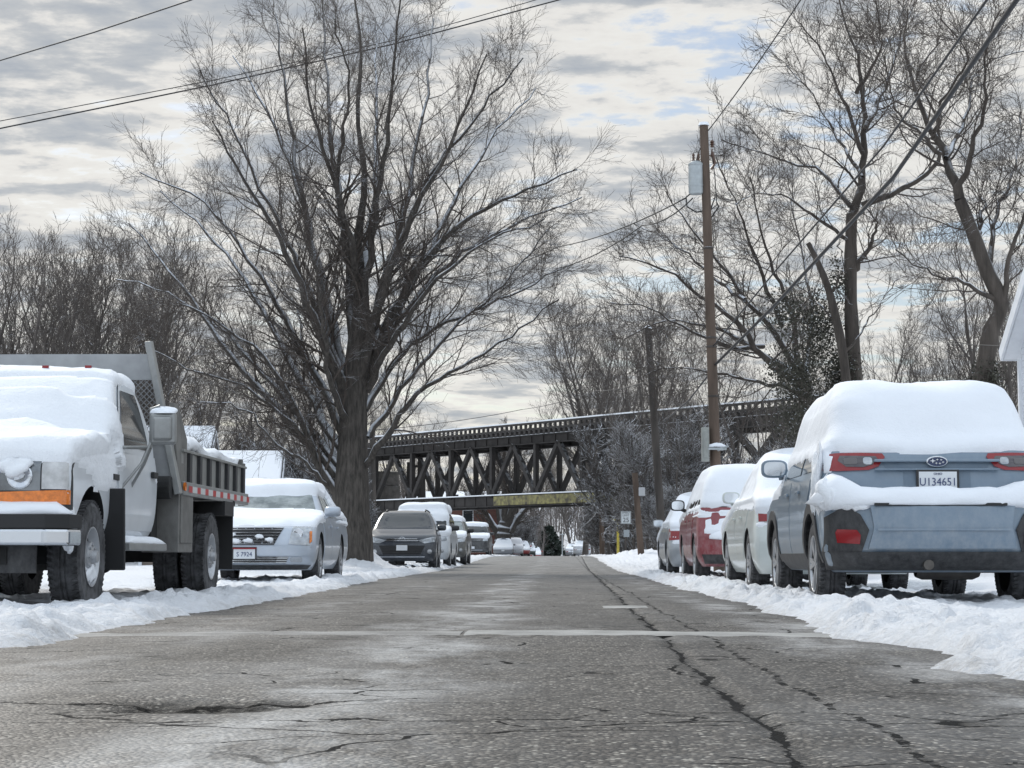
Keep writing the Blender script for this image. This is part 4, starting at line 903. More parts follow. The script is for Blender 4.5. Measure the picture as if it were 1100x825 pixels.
# ------------------------------------------------------------------ vehicles
def pchip(x, y, xq):
    x = np.asarray(x, float); y = np.asarray(y, float); h = np.diff(x); d = np.diff(y)/h; m = np.zeros(len(x))
    m[0] = d[0]; m[-1] = d[-1]
    for i in range(1, len(x)-1):
        if d[i-1]*d[i] > 0:
            w1 = 2*h[i]+h[i-1]; w2 = h[i]+2*h[i-1]; m[i] = (w1+w2)/(w1/d[i-1]+w2/d[i])
    i = np.clip(np.searchsorted(x, xq, 'right')-1, 0, len(x)-2); t = (xq-x[i])/h[i]
    return (1+2*t)*(1-t)**2*y[i] + t*(1-t)**2*h[i]*m[i] + t*t*(3-2*t)*y[i+1] + t*t*(t-1)*h[i]*m[i+1]
class Body:
    def __init__(s, rows, n=3.0, step=0.045, nside=46, ncap=13):
        r = np.array(rows, float); s.n = n
        dl = np.diff(r, axis=0); t = np.r_[0, np.cumsum(np.sqrt(dl[:, 0]**2+np.maximum(np.abs(dl[:, 1]), np.maximum(np.abs(dl[:, 2]), np.abs(dl[:, 3])))**2)+1e-4)]
        k = max(12, int(t[-1]/step)); tq = np.linspace(0, t[-1], k)
        s.T = np.stack([pchip(t, r[:, c], tq) for c in range(6)], 1); s.T[:, 0] = np.maximum.accumulate(s.T[:, 0]+np.arange(k)*1e-5)
        th = np.linspace(0, math.pi/2, ncap); z, yf, yr, w, cf, cr = [s.T[:, i:i+1] for i in range(6)]
        sx = np.sin(th)**(2/n); cx = np.clip(np.cos(th), 0, 1)**(2/n)
        X = [w*sx[None]]; Y = [yr+cr-cr*cx[None]]
        fr = np.linspace(0, 1, nside)[1:-1]; X.append(w+0*fr[None]); Y.append((yr+cr)+(yf-cf-yr-cr)*fr[None])
        X.append((w*sx[None])[:, ::-1]); Y.append((yf-cf+cf*cx[None])[:, ::-1])
        X = np.concatenate(X, 1); Y = np.concatenate(Y, 1); s.K = X.shape[1]
        s.kind = ['rear']*ncap+['side']*(nside-2)+['front']*ncap; s.frac = [0]*ncap+list(fr)+[0]*ncap; s.xn = list(sx)+[1]*(nside-2)+list(sx[::-1])
        K = s.K; Xf = np.concatenate([X, -X[:, K-2:0:-1]], 1); Yf = np.concatenate([Y, Y[:, K-2:0:-1]], 1)
        s.map = list(range(K))+list(range(K-2, 0, -1)); s.sign = [1]*K+[-1]*(K-2)
        s.V = np.stack([Xf, Yf, np.repeat(z, Xf.shape[1], 1)], -1); s.C = Xf.shape[1]; s.k = k
        dj = np.roll(s.V, -1, 1)-np.roll(s.V, 1, 1); di = np.gradient(s.V, axis=0); s.Nm = norm(np.cross(dj, di))
        c = s.V.mean((0, 1)); 
        if ((s.V-c)*s.Nm).sum(-1).mean() < 0: s.Nm = -s.Nm
        s.Nm[-1] = (0, 0, 1)
    def row(s, z): return [np.interp(z, s.T[:, 0], s.T[:, i]) for i in range(1, 6)]
    def side_x(s, y, z):
        yf, yr, w, cf, cr = s.row(z); n = s.n
        if y < yr+cr: u = min(1, (yr+cr-y)/cr); return w*(1-u**n)**(1/n)
        if y > yf-cf: u = min(1, (y-yf+cf)/cf); return w*(1-u**n)**(1/n)
        return w
    def end_y(s, x, z, front):
        yf, yr, w, cf, cr = s.row(z); n = s.n; u = min(0.9995, abs(x)/w); q = (1-u**n)**(1/n)
        return (yf-cf+cf*q) if front else (yr+cr-cr*q)
    def shell(s):
        k, C = s.k, s.C; v = s.V.reshape(-1, 3); I = np.arange(k*C).reshape(k, C); a, b = I[:-1], I[1:]
        f = np.stack([a, np.roll(a, -1, 1), np.roll(b, -1, 1), b], -1).reshape(-1, 4).tolist()
        f += [list(range(C))[::-1], list(range((k-1)*C, k*C))]; return v, f
    def sub(s, test, off, inset=None):
        """faces whose (kind, frac, xn, sign, z) all pass -> offset panel"""
        k, C = s.k, s.C; faces = []; used = {}; V = []
        zl = s.T[:, 0]
        ok = np.zeros((k, C), bool)
        for j in range(C):
            m = s.map[j]
            for i in range(k):
                y = s.V[i, j, 1]; ok[i, j] = test(s.kind[m], s.frac[m], s.xn[m], s.sign[j], zl[i], s.V[i, j, 0], y)
        def g(i, j):
            j %= C
            if (i, j) not in used: used[(i, j)] = len(V); V.append(s.V[i, j]+s.Nm[i, j]*off)
            return used[(i, j)]
        for i in range(k-1):
            for j in range(C):
                if ok[i, j] and ok[i, (j+1) % C] and ok[i+1, j] and ok[i+1, (j+1) % C]: faces.append((g(i, j), g(i, j+1), g(i+1, j+1), g(i+1, j)))
        return V, faces
def solidify(o, t, rim=True, off=-1):
    m = o.modifiers.new('solidify', 'SOLIDIFY'); m.thickness = t; m.offset = off; return o

def P_paint(name, col, dirt=0.35, metal=0.0, rough=0.35): return material(name, col, rough, metal=metal, coat=0.6, dirt=dirt, var=0.06, vscale=2)
M_tyre = material('tyre_rubber', (0.020, 0.020, 0.021), 0.85, bump=0.006, bscale=45, var=.5, vscale=11, col2=(.10, .10, .105))
M_rim = material('alloy_rim', (0.45, 0.46, 0.48), 0.35, metal=.8, dirt=.5); M_rimd = material('rim_dark', (0.03, 0.03, 0.032), .5)
M_well = material('wheel_well', (0.012, 0.012, 0.013), 0.9); M_trimb = material('black_plastic', (0.020, 0.020, 0.022), 0.6, dirt=.16)
M_glass = material('car_glass', (0.012, 0.015, 0.018), 0.06, spec=.55); M_glass_refl = material('painted_reflection_glass', (0.10, 0.125, 0.125), 0.22, spec=.7, var=.7, vscale=4, col2=(.36, .39, .38))  # second glass: sky and tree reflection put into its colour as pale blotches
M_mirr = material('mirror_silver', (0.62, 0.66, 0.70), 0.08, metal=1.0); M_red = material('red_lens', (0.24, 0.010, 0.014), 0.25, coat=.3, spec=.5); M_clear = material('clear_lens', (0.42, 0.44, 0.46), 0.10, metal=.5, coat=.8, var=.3, vscale=7)
M_smoke = material('smoked_lens', (0.07, 0.06, 0.065), 0.12, coat=.7); M_amber = material('amber_lens', (0.75, 0.20, 0.02), 0.15, coat=.6, var=.25, vscale=30); M_chrome = material('chrome', (0.60, 0.62, 0.65), 0.12, metal=1.0, dirt=.3)
M_plate = material('plate_white', (0.66, 0.68, 0.70), .4); M_plateblue = material('plate_ink', (0.05, 0.07, 0.16), .5); M_under = material('underbody', (0.02, 0.02, 0.02), .85, var=.5, vscale=6)
WH = {}
def wheel(parent, x, y, r, wd, kind='alloy', spokes=5, snow=True, z=None):
    """axis along x; outer side away from the car centre"""
    sgn = 1 if x > 0 else -1; key = (sgn, round(r, 3), wd, kind, spokes)
    if key not in WH:
        mb = MB(); ri = r*(0.66 if kind != 'truck' else .53); h = wd/2
        mb.lathe([(ri, -h*.9), (r*.90, -h), (r*.97, -h*.86), (r, -h*.6), (r, -h*.2), (r-.008, -h*.18), (r-.008, -h*.1), (r, -h*.08), (r, h*.08), (r-.008, h*.1), (r-.008, h*.18), (r, h*.2), (r, h*.6), (r*.97, h*.86), (r*.90, h), (ri, h*.9)], axis='X', n=48, closed=True)
        for k in range(60):
            q = 2*math.pi*k/60
            for s_ in (-1, 1): mb.box((s_*h*.72, math.cos(q)*(r-.002), math.sin(q)*(r-.002)), (h*.42, .018, .02), mat=Matrix.Rotation(q, 4, 'X') @ Matrix.Rotation(R(90), 4, 'X') @ Matrix.Rotation(R(18*s_), 4, 'Z'))
        wheel_tyre = mb
        me_t = mesh_from('tyre', mb.v, mb.f, M_tyre, True, mb.m); me_t.set_sharp_from_angle(angle=R(30))
        mb = MB(); e = sgn*h
        mb.lathe([(ri*.98, -h*.85), (ri*.98, h*.85)], axis='X', n=36, m=1); mb.lathe([(ri*1.0, e*.86), (ri*1.02, e*.97), (ri*.97, e*.97), (ri*.92, e*.80)], axis='X', n=36)
        mb.lathe([(0, e*.1), (ri*.95, e*.1)], axis='X', n=24, m=1)
        if kind == 'truck':
            mb.lathe([(ri*.92, e*.82), (ri*.80, e*.35), (ri*.55, e*.30), (ri*.50, e*.9), (ri*.22, e*1.0), (ri*.2, e*1.3), (0, e*1.32)], axis='X', n=32)
            for k in range(8):
                q = 2*math.pi*k/8; mb.box((e*.33, math.cos(q)*ri*.68, math.sin(q)*ri*.68), (.02, .09, .07), m=1, mat=Matrix.Rotation(q, 4, 'X')); mb.lathe([(.014, 0), (.014, e*.12), (0, e*.13)], (e*.9, math.cos(q)*ri*.4, math.sin(q)*ri*.4), 'X', 6)
        else:
            mb.lathe([(ri*.24, e*.3), (ri*.22, e*.75), (ri*.12, e*.85), (0, e*.86)], axis='X', n=20)
            for k in range(spokes):
                q = 2*math.pi*k/spokes
                for dq in ((-.16, .16) if spokes < 7 else (0,)):
                    a = Vector((e*.72, math.cos(q)*ri*.15, math.sin(q)*ri*.15)); b = Vector((e*.84, math.cos(q+dq)*ri*.95, math.sin(q+dq)*ri*.95)); mb.beam(a, b, .034 if spokes < 7 else .028, .03, up=(1, 0, 0))
        bm_me = mesh_from('rim', mb.v, mb.f, [M_rim, M_rimd], False, mb.m)
        ms = None
        if snow:
            mb = MB(); mb.blob((e*.80, 0, -ri*.55), (.03, ri*.62, ri*.30), seed=4, amp=.25); ms = mesh_from('snow_clump', mb.v, mb.f, M_snow_rough, True, mb.m)
        WH[key] = (me_t, bm_me, ms)
    a, b, c = WH[key]; wv = link('wheel', None, parent); wv.location = (x, y, z if z is not None else r-.012); wv.empty_display_size = .1
    link('tyre', a, wv); link('rim', b, wv)
    if c: link('snow_clump', c, wv)
    return wv
def cut_wells(me_v, me_f, mats, wheels, base_z=0.0):
    """carve wheel openings with a boolean; returns a mesh"""
    me = mesh_from('body', me_v, me_f, mats, True); bm = bmesh.new(); bm.from_mesh(me); bmesh.ops.remove_doubles(bm, verts=bm.verts, dist=1e-4); bmesh.ops.recalc_face_normals(bm, faces=bm.faces); bm.to_mesh(me); bm.free()
    for m in mats: pass
    o = link('tmp', me); mb = MB()
    for (x, y, r, depth) in wheels:
        s_ = 1 if x > 0 else -1; prof = [(0, -depth/2), (r, -depth/2), (r, depth/2), (0, depth/2)]
        mb.lathe(prof, (x, y, r-.06 if False else base_z+0.0), 'X', 40)
    cme = mesh_from('cut', mb.v, mb.f, [mats[1]]*1, False); bm = bmesh.new(); bm.from_mesh(cme); bmesh.ops.remove_doubles(bm, verts=bm.verts, dist=1e-4); bmesh.ops.recalc_face_normals(bm, faces=bm.faces); bm.to_mesh(cme); bm.free()
    co = link('tmpc', cme); md = o.modifiers.new('b', 'BOOLEAN'); md.operation = 'DIFFERENCE'; md.object = co; md.solver = 'EXACT'
    dg = bpy.context.evaluated_depsgraph_get(); out = bpy.data.meshes.new_from_object(o.evaluated_get(dg))
    bpy.data.objects.remove(o); bpy.data.objects.remove(co); out.materials.clear()
    for m in mats: out.materials.append(m)
    # faces lying on the cutters are dark wells
    for p in out.polygons:
        c = p.center; hit = False
        for (x, y, r, depth) in wheels:
            d = math.hypot(c.y-y, c.z-base_z)
            if (x > 0) == (c.x > 0) and d < r+.01 and abs(c.x) < abs(x)+depth/2 and (abs(d-r) < .012 and abs(p.normal.x) < .5 or abs(abs(c.x)-(abs(x)-depth/2)) < .01): hit = True
        p.material_index = 1 if hit else 0; p.use_smooth = not hit
    out.set_sharp_from_angle(angle=R(38)); return out
def patch(body, parent, name, poly, where, off, mat, thick=.02, sgn=1, fine=.06, label=None, grow_=0):
    bm = bmesh.new(); vs = [bm.verts.new((a, b, 0)) for a, b in poly]; bm.faces.new(vs); bmesh.ops.triangulate(bm, faces=bm.faces)
    for _ in range(6):
        es = [e for e in bm.edges if e.calc_length() > fine]
        if not es: break
        bmesh.ops.subdivide_edges(bm, edges=es, cuts=1); bmesh.ops.triangulate(bm, faces=[f for f in bm.faces if len(f.verts) > 3])
    def mp(a, b, o):
        if where == 'side': return Vector((sgn*(body.side_x(a, b)+o), a, b))
        if where == 'rear': return Vector((a, body.end_y(a, b, False)-o, b))
        return Vector((a, body.end_y(a, b, True)+o, b))
    bd = [e for e in bm.edges if len(e.link_faces) == 1]; r = bmesh.ops.extrude_edge_only(bm, edges=bd); low = {g for g in r['geom'] if isinstance(g, bmesh.types.BMVert)}
    for v in bm.verts: v.co = mp(v.co.x, v.co.y, off-(thick if v in low else 0))
    bmesh.ops.recalc_face_normals(bm, faces=bm.faces)
    me = bpy.data.meshes.new(name); bm.to_mesh(me); bm.free(); me.materials.append(mat)
    for p in me.polygons: p.use_smooth = True
    me.set_sharp_from_angle(angle=R(40)); o = link(name, me, parent)
    if label: o['label'] = label
    return o
def snow_on(body, parent, fn, label=None, mat=None, name='snow_cover', seed=0):
    k, C = body.k, body.C; V = body.V; Nn_ = body.Nm; T = np.zeros((k, C)); 
    X, Y, Z = V[..., 0], V[..., 1], V[..., 2]
    T = fn(X, Y, Z, Nn_); n = fbm(X*3+Y*2.1+seed, Z*3+Y*1.3, 4, seed+3)*0.22+1
    on = T > 0.001; d = np.where(on, T*n*(1-.55*np.clip(np.abs(Nn_[..., 0])-.3, 0, 1)), -0.012)
    lift_ = np.clip(Nn_[..., 2], 0, 1)
    Q = V + Nn_*d[..., None]*(0.55+0.45*lift_[..., None]); Q[..., 2] += np.where(on, d*0.35*lift_, 0)
    I = np.arange(k*C).reshape(k, C); f = []
    for i in range(k-1):
        for j in range(C):
            j2 = (j+1) % C
            if on[i, j] or on[i, j2] or on[i+1, j] or on[i+1, j2]: f.append((I[i, j], I[i, j2], I[i+1, j2], I[i+1, j]))
    if on[-1].all(): f.append(tuple(I[-1]))
    me = mesh_from(name, Q.reshape(-1, 3), f, mat or M_snow, True); bm = bmesh.new(); bm.from_mesh(me); bmesh.ops.delete(bm, geom=[v for v in bm.verts if not v.link_faces], context='VERTS')
    bmesh.ops.remove_doubles(bm, verts=bm.verts, dist=1e-4); bmesh.ops.recalc_face_normals(bm, faces=bm.faces); bm.to_mesh(me); bm.free()
    for p in me.polygons: p.use_smooth = True
    o = link(name, me, parent)
    if label: o['label'] = label
    return o
def lens_pile(parent, pts, r, name='snow_ledge', seed=1, label=None):
    """an elongated lumpy heap of snow along points: (point, half width, half height)"""
    k = len(pts); nn = 14; V = []; F = []
    for i, (p, a, b) in enumerate(pts):
        p = Vector(p); t = (Vector(pts[min(i+1, k-1)][0])-Vector(pts[max(i-1, 0)][0])).normalized(); sd_ = t.cross(Vector((0, 0, 1))).normalized()
        for j in range(nn):
            q = 2*math.pi*j/nn; w_ = 1+.16*float(fbm(i*.7+seed, j*.5, 3, seed)); V.append(p+sd_*math.cos(q)*a*w_+Vector((0, 0, 1))*(math.sin(q)*b*w_ if math.sin(q) > 0 else math.sin(q)*b*.3))
    F = [(i*nn+j, i*nn+(j+1) % nn, (i+1)*nn+(j+1) % nn, (i+1)*nn+j) for i in range(k-1) for j in range(nn)]+[tuple(range(nn))[::-1], tuple(range((k-1)*nn, k*nn))]
    mb = MB(); mb.add(V, F); o = mb.build(name, M_snow, parent, smooth=True)
    if label: o['label'] = label
    return o
def mirror(body, parent, s_, y, z, col, w=.22, h=.15, out=.14, glass=True, scale=1):
    x0 = max(body.side_x(y, z-k_*.05) for k_ in range(7)); mb = MB(); n = 20; prof = []
    c = Vector((s_*(x0+out), y, z+.04)); V = []; F = []
    for i, (yy, k) in enumerate(((-.06, .86), (-.055, .97), (-.02, 1.0), (.03, .92), (.07, .66), (.09, .25))):
        for j in range(n):
            q = 2*math.pi*j/n; cx = math.copysign(abs(math.cos(q))**.6, math.cos(q)); sx = math.copysign(abs(math.sin(q))**.6, math.sin(q)); V.append(c+Vector((cx*w/2*k, yy*1.0, sx*h/2*k)))
    F = [(i*n+j, i*n+(j+1) % n, (i+1)*n+(j+1) % n, (i+1)*n+j) for i in range(5) for j in range(n)]+[tuple(range(n)), tuple(range(5*n, 6*n))[::-1]]
    mb.add(V, F); mb.beam(c-Vector((s_*w*.3, -.0, h*.35)), Vector((s_*(x0-.03), y+.02, z-.05)), .06, .05); mo = mb.build('mirror', col, parent, auto=True)
    if glass:
        mb = MB(); g = [c+Vector((math.copysign(abs(math.cos(2*math.pi*j/n))**.6, math.cos(2*math.pi*j/n))*w*.40, -.0625, math.copysign(abs(math.sin(2*math.pi*j/n))**.6, math.sin(2*math.pi*j/n))*h*.39)) for j in range(n)]
        g2 = [p+Vector((0, .01, 0)) for p in g]; mb.add(g+g2, [tuple(range(n)), tuple(range(n, 2*n))[::-1]]+[(j, (j+1) % n, n+(j+1) % n, n+j) for j in range(n)]); mb.build('mirror_glass', M_mirr, mo)
    return mo
def rr_poly(cx, cz, w, h, r, n=4):
    out = []
    for (sx, sz, a0) in ((1, 1, 0), (-1, 1, 90), (-1, -1, 180), (1, -1, 270)):
        for k in range(n+1):
            a = R(a0+90*k/n); out.append((cx+sx*(w/2-r)+r*math.cos(a), cz+sz*(h/2-r)+r*math.sin(a)))
    return out
def plate(body, parent, where, z, text=None, sub=None, x=0.0, w=.305, h=.152, tcol=None, dark_frame=True, off=.012):
    y = (body.end_y(x, z, False)-off) if where == 'rear' else (body.end_y(x, z, True)+off); s_ = -1 if where == 'rear' else 1
    mb = MB(); mb.box((x, y, z), (w+.03, .012, h+.03)); fr = None
    pl = mb.build('number_plate', M_plate if not dark_frame else M_trimb, parent, bevel=.004)
    mb = MB(); mb.box((x, y+s_*.008, z), (w-.01, .006, h-.01)); mb.build('plate_face', M_plate, pl)
    xd = (1, 0, 0) if where == 'rear' else (-1, 0, 0)
    if text: text_mesh('lettering', text, .088, tcol or M_plateblue, pl, (x, y+s_*.013, z-.012), xd, (0, 0, 1), sx=.9)
    if sub: text_mesh('lettering', sub, .026, M_plateblue, pl, (x, y+s_*.013, z+.053), xd, (0, 0, 1))
    return pl
def undercarriage(root, L, W, wb0, wb1, z=.24):
    mb = MB(); mb.box((0, (wb0+wb1)/2, z+.12), (W*.62, L*.72, .16)); mb.tube([(-W*.40, wb0, .31), (W*.40, wb0, .31)], .05, 8); mb.tube([(-W*.40, wb1, .31), (W*.40, wb1, .31)], .05, 8)
    mb.box((0, wb1*1.0-.45 if wb1 < 0 else wb1, z+.08), (W*.5, .35, .14)); return mb.build('underbody', M_under, root)

SED = lambda L, W, H: [(.20, L/2-.22, -L/2+.20, W/2-.10, .30, .26), (.28, L/2-.07, -L/2+.06, W/2-.05, .34, .28), (.42, L/2-.01, -L/2+.01, W/2-.01, .36, .30), (.55, L/2, -L/2, W/2, .38, .30), (.66, L/2-.06, -L/2+.03, W/2, .38, .30),
    (.76, L/2-.32, -L/2+.06, W/2-.01, .36, .30), (.86, L/2-.85, -L/2+.09, W/2-.025, .32, .28), (.94, L/2-1.35, -L/2+.14, W/2-.045, .28, .25), (.99, L/2-1.55, -L/2+.42, W/2-.06, .26, .22), (1.03, L/2-1.68, -L/2+.68, W/2-.09, .25, .2),
    (H-.30, L/2-1.98, -L/2+.98, W/2-.16, .24, .2), (H-.12, L/2-2.32, -L/2+1.35, W/2-.26, .22, .2), (H-.05, L/2-2.55, -L/2+1.62, W/2-.33, .2, .2), (H-.015, L/2-2.85, -L/2+1.95, W/2-.48, .2, .2), (H, L/2-3.0, -L/2+2.2, .15, .1, .1)]
SUV = lambda L, W, H, hood=1.0: [(.24, L/2-.22, -L/2+.16, W/2-.10, .30, .26), (.34, L/2-.06, -L/2+.04, W/2-.04, .34, .28), (.50, L/2, -L/2, W/2-.005, .36, .28), (.68, L/2-.01, -L/2+.0, W/2, .38, .28), (hood-.22, L/2-.06, -L/2+.04, W/2, .38, .26),
    (hood-.08, L/2-.22, -L/2+.08, W/2-.01, .34, .25), (hood, L/2-.62, -L/2+.10, W/2-.03, .30, .24), (hood+.07, L/2-1.02, -L/2+.12, W/2-.05, .27, .22), (hood+.12, L/2-1.16, -L/2+.13, W/2-.07, .26, .2),
    (H-.36, L/2-1.48, -L/2+.22, W/2-.12, .25, .2), (H-.15, L/2-1.85, -L/2+.40, W/2-.22, .22, .2), (H-.06, L/2-2.08, -L/2+.56, W/2-.29, .2, .2), (H-.02, L/2-2.4, -L/2+.9, W/2-.42, .2, .2), (H, L/2-2.6, -L/2+1.3, .15, .1, .1)]
def build_car(name, label, cat, loc, rz, rows, L, W, H, paint, wheels, group=None, belt=.98, top=None, n=3.0, step=.045, nside=46, spokes=5, rimkind='alloy', wx=None, seams=True, glassm=None, mirrors=(), handles=True, pill=((.04, .46), (.50, .93)), well=.055, mirror_z=None, mcol=None, mout=.10, mirror_size=(.22, .15), wscreen=True, rearscreen=True, rearz=None, scr=.03, snowwheel=False):
    root = thing(name, label, cat, loc, rz, group); B_ = Body(rows, n, step, nside); v, f = B_.shell(); (y0, y1, r, wd) = wheels; wx = wx or W/2-wd/2-.015
    cuts = [(s_*(W/2), y, r+well, .56) for s_ in (-1, 1) for y in (y0, y1)]
    me = cut_wells(v, f, [paint, M_well], cuts, r); link('body', me, root)
    for s_ in (-1, 1):
        for y in (y0, y1): wheel(root, s_*wx, y, r, wd, rimkind, spokes, snowwheel)
    undercarriage(root, L, W, y1, y0)
    top = top or H-.10; gm = glassm or M_glass
    for s_ in (-1, 1):
        for (a, b) in pill:
            V, F = B_.sub(lambda k, fr, xn, sg, z, x, y, a=a, b=b, s_=s_: k == 'side' and sg == s_ and a <= fr <= b and belt <= z <= top, .006)
            if F: mb = MB(); mb.add(V, F); mb.build('side_window', gm, root, smooth=True)
    if wscreen:
        V, F = B_.sub(lambda k, fr, xn, sg, z, x, y: k == 'front' and xn < .93 and belt+.03 <= z <= top+.03, .006)
        if F: mb = MB(); mb.add(V, F); mb.build('windscreen', gm, root, smooth=True)
    if rearscreen:
        V, F = B_.sub(lambda k, fr, xn, sg, z, x, y: k == 'rear' and xn < .92 and (rearz or belt+.03) <= z <= top, .006)
        if F: mb = MB(); mb.add(V, F); mb.build('rear_window', gm, root, smooth=True)
    if seams:
        for s_ in (-1, 1):
            ym = (y0+y1)/2+.0; zb_ = .34 if H < 1.55 else .42
            d1 = [(ym+.03, zb_), (y0-r-.10, zb_), (y0-r-.06, belt-.05), (ym+.06, belt-.03)]; d2 = [(y1+r+.22, zb_), (ym-.0, zb_), (ym+.03, belt-.03), (y1+r*.35, belt-.05), (y1+r*.55, belt-.25)]
            for nm, pp in (('front_door', d1), ('rear_door', d2)):
                d_ = patch(B_, root, nm, pp, 'side', .007, paint, .016, s_, fine=.14)
                if handles:
                    yh = pp[3][0]-.02 if False else (pp[0][0]+.10 if nm == 'front_door' else pp[0][0]+.12); xh = B_.side_x(yh, belt-.14)
                    mb = MB(); mb.box((s_*(xh+.028), yh+.04, belt-.14), (.022, .17, .028)); mb.build('handle', paint, d_, bevel=.006)
    mz = mirror_z or belt+.02
    for s_ in mirrors: mirror(B_, root, s_, y0-r-.16, mz, mcol or paint, *mirror_size, out=mout)
    return root, B_
def road_loc(x, Y): return (x, Y, float(gz(Y)))
GR = 'snow covered cars parked along the right-hand kerb'; GL = 'cars parked along the left-hand kerb'

# === blue grey crossover, rear view (front towards +y)
M_sub = P_paint('blue_grey_paint', (0.155, 0.215, 0.28), .42)
rows = [(.27, 2.0, -1.98, .78, .4, .30), (.33, 2.12, -2.10, .84, .4, .32), (.45, 2.2, -2.20, .885, .4, .34), (.60, 2.23, -2.23, .90, .42, .36), (.78, 2.22, -2.225, .90, .42, .36), (.825, 2.20, -2.19, .90, .42, .35), (.845, 2.1, -2.11, .897, .42, .32), (.90, 2.0, -2.06, .89, .40, .28), (1.0, 1.35, -2.04, .88, .36, .27),
        (1.06, 1.05, -2.03, .87, .32, .27), (1.14, .92, -2.01, .855, .28, .27), (1.22, .82, -1.96, .83, .26, .27), (1.32, .62, -1.86, .785, .25, .26), (1.42, .40, -1.74, .735, .24, .25), (1.51, .14, -1.60, .68, .22, .22), (1.56, -.05, -1.48, .63, .2, .2), (1.59, -.4, -1.2, .5, .2, .2), (1.605, -.7, -.9, .15, .1, .1)]
XS, YSB = 2.97, 14.5+2.23
crs, Bs = build_car('parked_crossover', 'blue grey crossover seen from behind under a thick cap of snow, nearest on the right', 'car', (XS, YSB, 0), 0, rows, 4.46, 1.80, 1.6, M_sub, (1.33, -1.335, .345, .225), GR, belt=1.08, top=1.48, step=.03, nside=60, mirrors=(-1, 1), mirror_z=1.17, mout=.05, mcol=M_sub, mirror_size=(.25, .17), handles=True, snowwheel=False, rearz=1.25)
# cladding, bumper and arches
def arch(B_, root, y0, r, s_, mat, w_=.085, off=.016, a0=0, a1=180):
    o_ = [(y0+(r+w_)*math.cos(R(a0+(a1-a0)*k/20)), r0z+(r+w_)*math.sin(R(a0+(a1-a0)*k/20))) for k in range(21)]; i_ = [(y0+r*math.cos(R(a1-(a1-a0)*k/20)), r0z+r*math.sin(R(a1-(a1-a0)*k/20))) for k in range(21)]
    return patch(B_, root, 'wheel_arch', o_+i_, 'side', off, mat, .05, s_, fine=.08)
r0z = .345
for s_ in (-1, 1):
    for y in (1.33, -1.335): arch(Bs, crs, y, .40, s_, M_trimb)
    patch(Bs, crs, 'side_sill', [(-.86, .28), (.86, .28), (.86, .42), (-.86, .42)], 'side', .014, M_trimb, .04, s_, fine=.12)
    # black corner cladding around the reflector
    patch(Bs, crs, 'corner_cladding', [(s_*a, b) for a, b in ((.885, .43), (.62, .42), (.565, .60), (.63, .72), (.70, .765), (.78, .765), (.885, .70))], 'rear', .014, M_trimb, .05, fine=.05)
    rf = patch(Bs, crs, 'reflector', [(s_*a, b) for a, b in ((.80, .50), (.635, .49), (.63, .56), (.66, .60), (.80, .605), (.815, .58))], 'rear', .026, M_red, .03, fine=.05)
    patch(Bs, crs, 'bumper_wrap', [(s_*a, b) for a, b in ((.893, .72), (.80, .77), (.72, .80), (.60, .805), (.893, .81))], 'rear', .02, M_sub, .03, fine=.05)
patch(Bs, crs, 'rear_bumper', [(-.56, .815), (-.53, .62), (-.57, .455), (.57, .455), (.53, .62), (.56, .815)], 'rear', .040, M_sub, .07, fine=.07)
mb = MB(); mb.box((0, Bs.end_y(0, .70, False)-.045, .60), (1.02, .012, .018)); mb.build('bumper_crease', M_sub, crs, bevel=.005)
mb = MB(); mb.box((-.02, Bs.end_y(0, .80, False)-.044, .795), (1.02, .012, .022)); mb.build('bumper_slot', M_black, crs)
patch(Bs, crs, 'lower_valance', [(-.89, .43), (-.83, .285), (.83, .285), (.89, .43)], 'rear', .018, M_trimb, .05, fine=.08)
mb = MB(); mb.tube([(-.10, -2.0, .33), (-.10, -2.16, .33)], .04, 14); mb.tube([(-.75, -1.7, .36), (-.5, -1.85, .34), (-.30, -1.92, .32)], .03, 8); mb.lathe([(.11, -.25), (.13, -.2), (.13, .2), (.11, .25)], (.12, -1.75, .34), 'X', 16); mb.build('exhaust', material('exhaust_steel', (.12, .11, .10), .5, metal=.6, var=.3), crs, auto=True)
# lights
for s_ in (-1, 1):
    outl = [(.90, 1.075), (.80, 1.065), (.55, 1.072), (.47, 1.10), (.412, 1.175), (.43, 1.205), (.60, 1.212), (.80, 1.212), (.875, 1.205)]
    tl = patch(Bs, crs, 'tail_light', [(s_*a*.965, b) for a, b in outl], 'rear', .016, M_red, .05, fine=.04)
    patch(Bs, tl, 'light_lens', [(s_*a, b) for a, b in ((.70, 1.10), (.57, 1.095), (.50, 1.115), (.455, 1.165), (.47, 1.183), (.74, 1.19), (.76, 1.15))], 'rear', .021, M_smoke, .01, fine=.04)
    patch(Bs, tl, 'light_lens', rr_poly(s_*.665, 1.145, .10, .05, .012), 'rear', .025, material('lens_grey', (.13, .12, .12), .3), .01, fine=.03)
    patch(Bs, tl, 'bulb_lens', rr_poly(s_*.535, 1.145, .07, .058, .02), 'rear', .025, M_clear, .01, fine=.03)
patch(Bs, crs, 'plate_recess', [(-.26, .86), (-.26, 1.06), (-.40, 1.09), (-.42, 1.12), (.42, 1.12), (.40, 1.09), (.26, 1.06), (.26, .86)], 'rear', .004, material('blue_grey_shade', (.13, .18, .235), .45, dirt=.3), .01, fine=.06)  # recess shade is put into a darker copy of the body paint
mb = MB(); mb.box((0, Bs.end_y(0, 1.13, False)-.015, 1.145), (.98, .05, .022)); mb.box((0, Bs.end_y(0, 1.06, False)-.02, 1.075), (.98, .04, .014)); mb.build('hatch_trim', M_sub, crs, bevel=.008)
plate(Bs, crs, 'rear', .985, 'U134651', 'OHIO', off=.02)
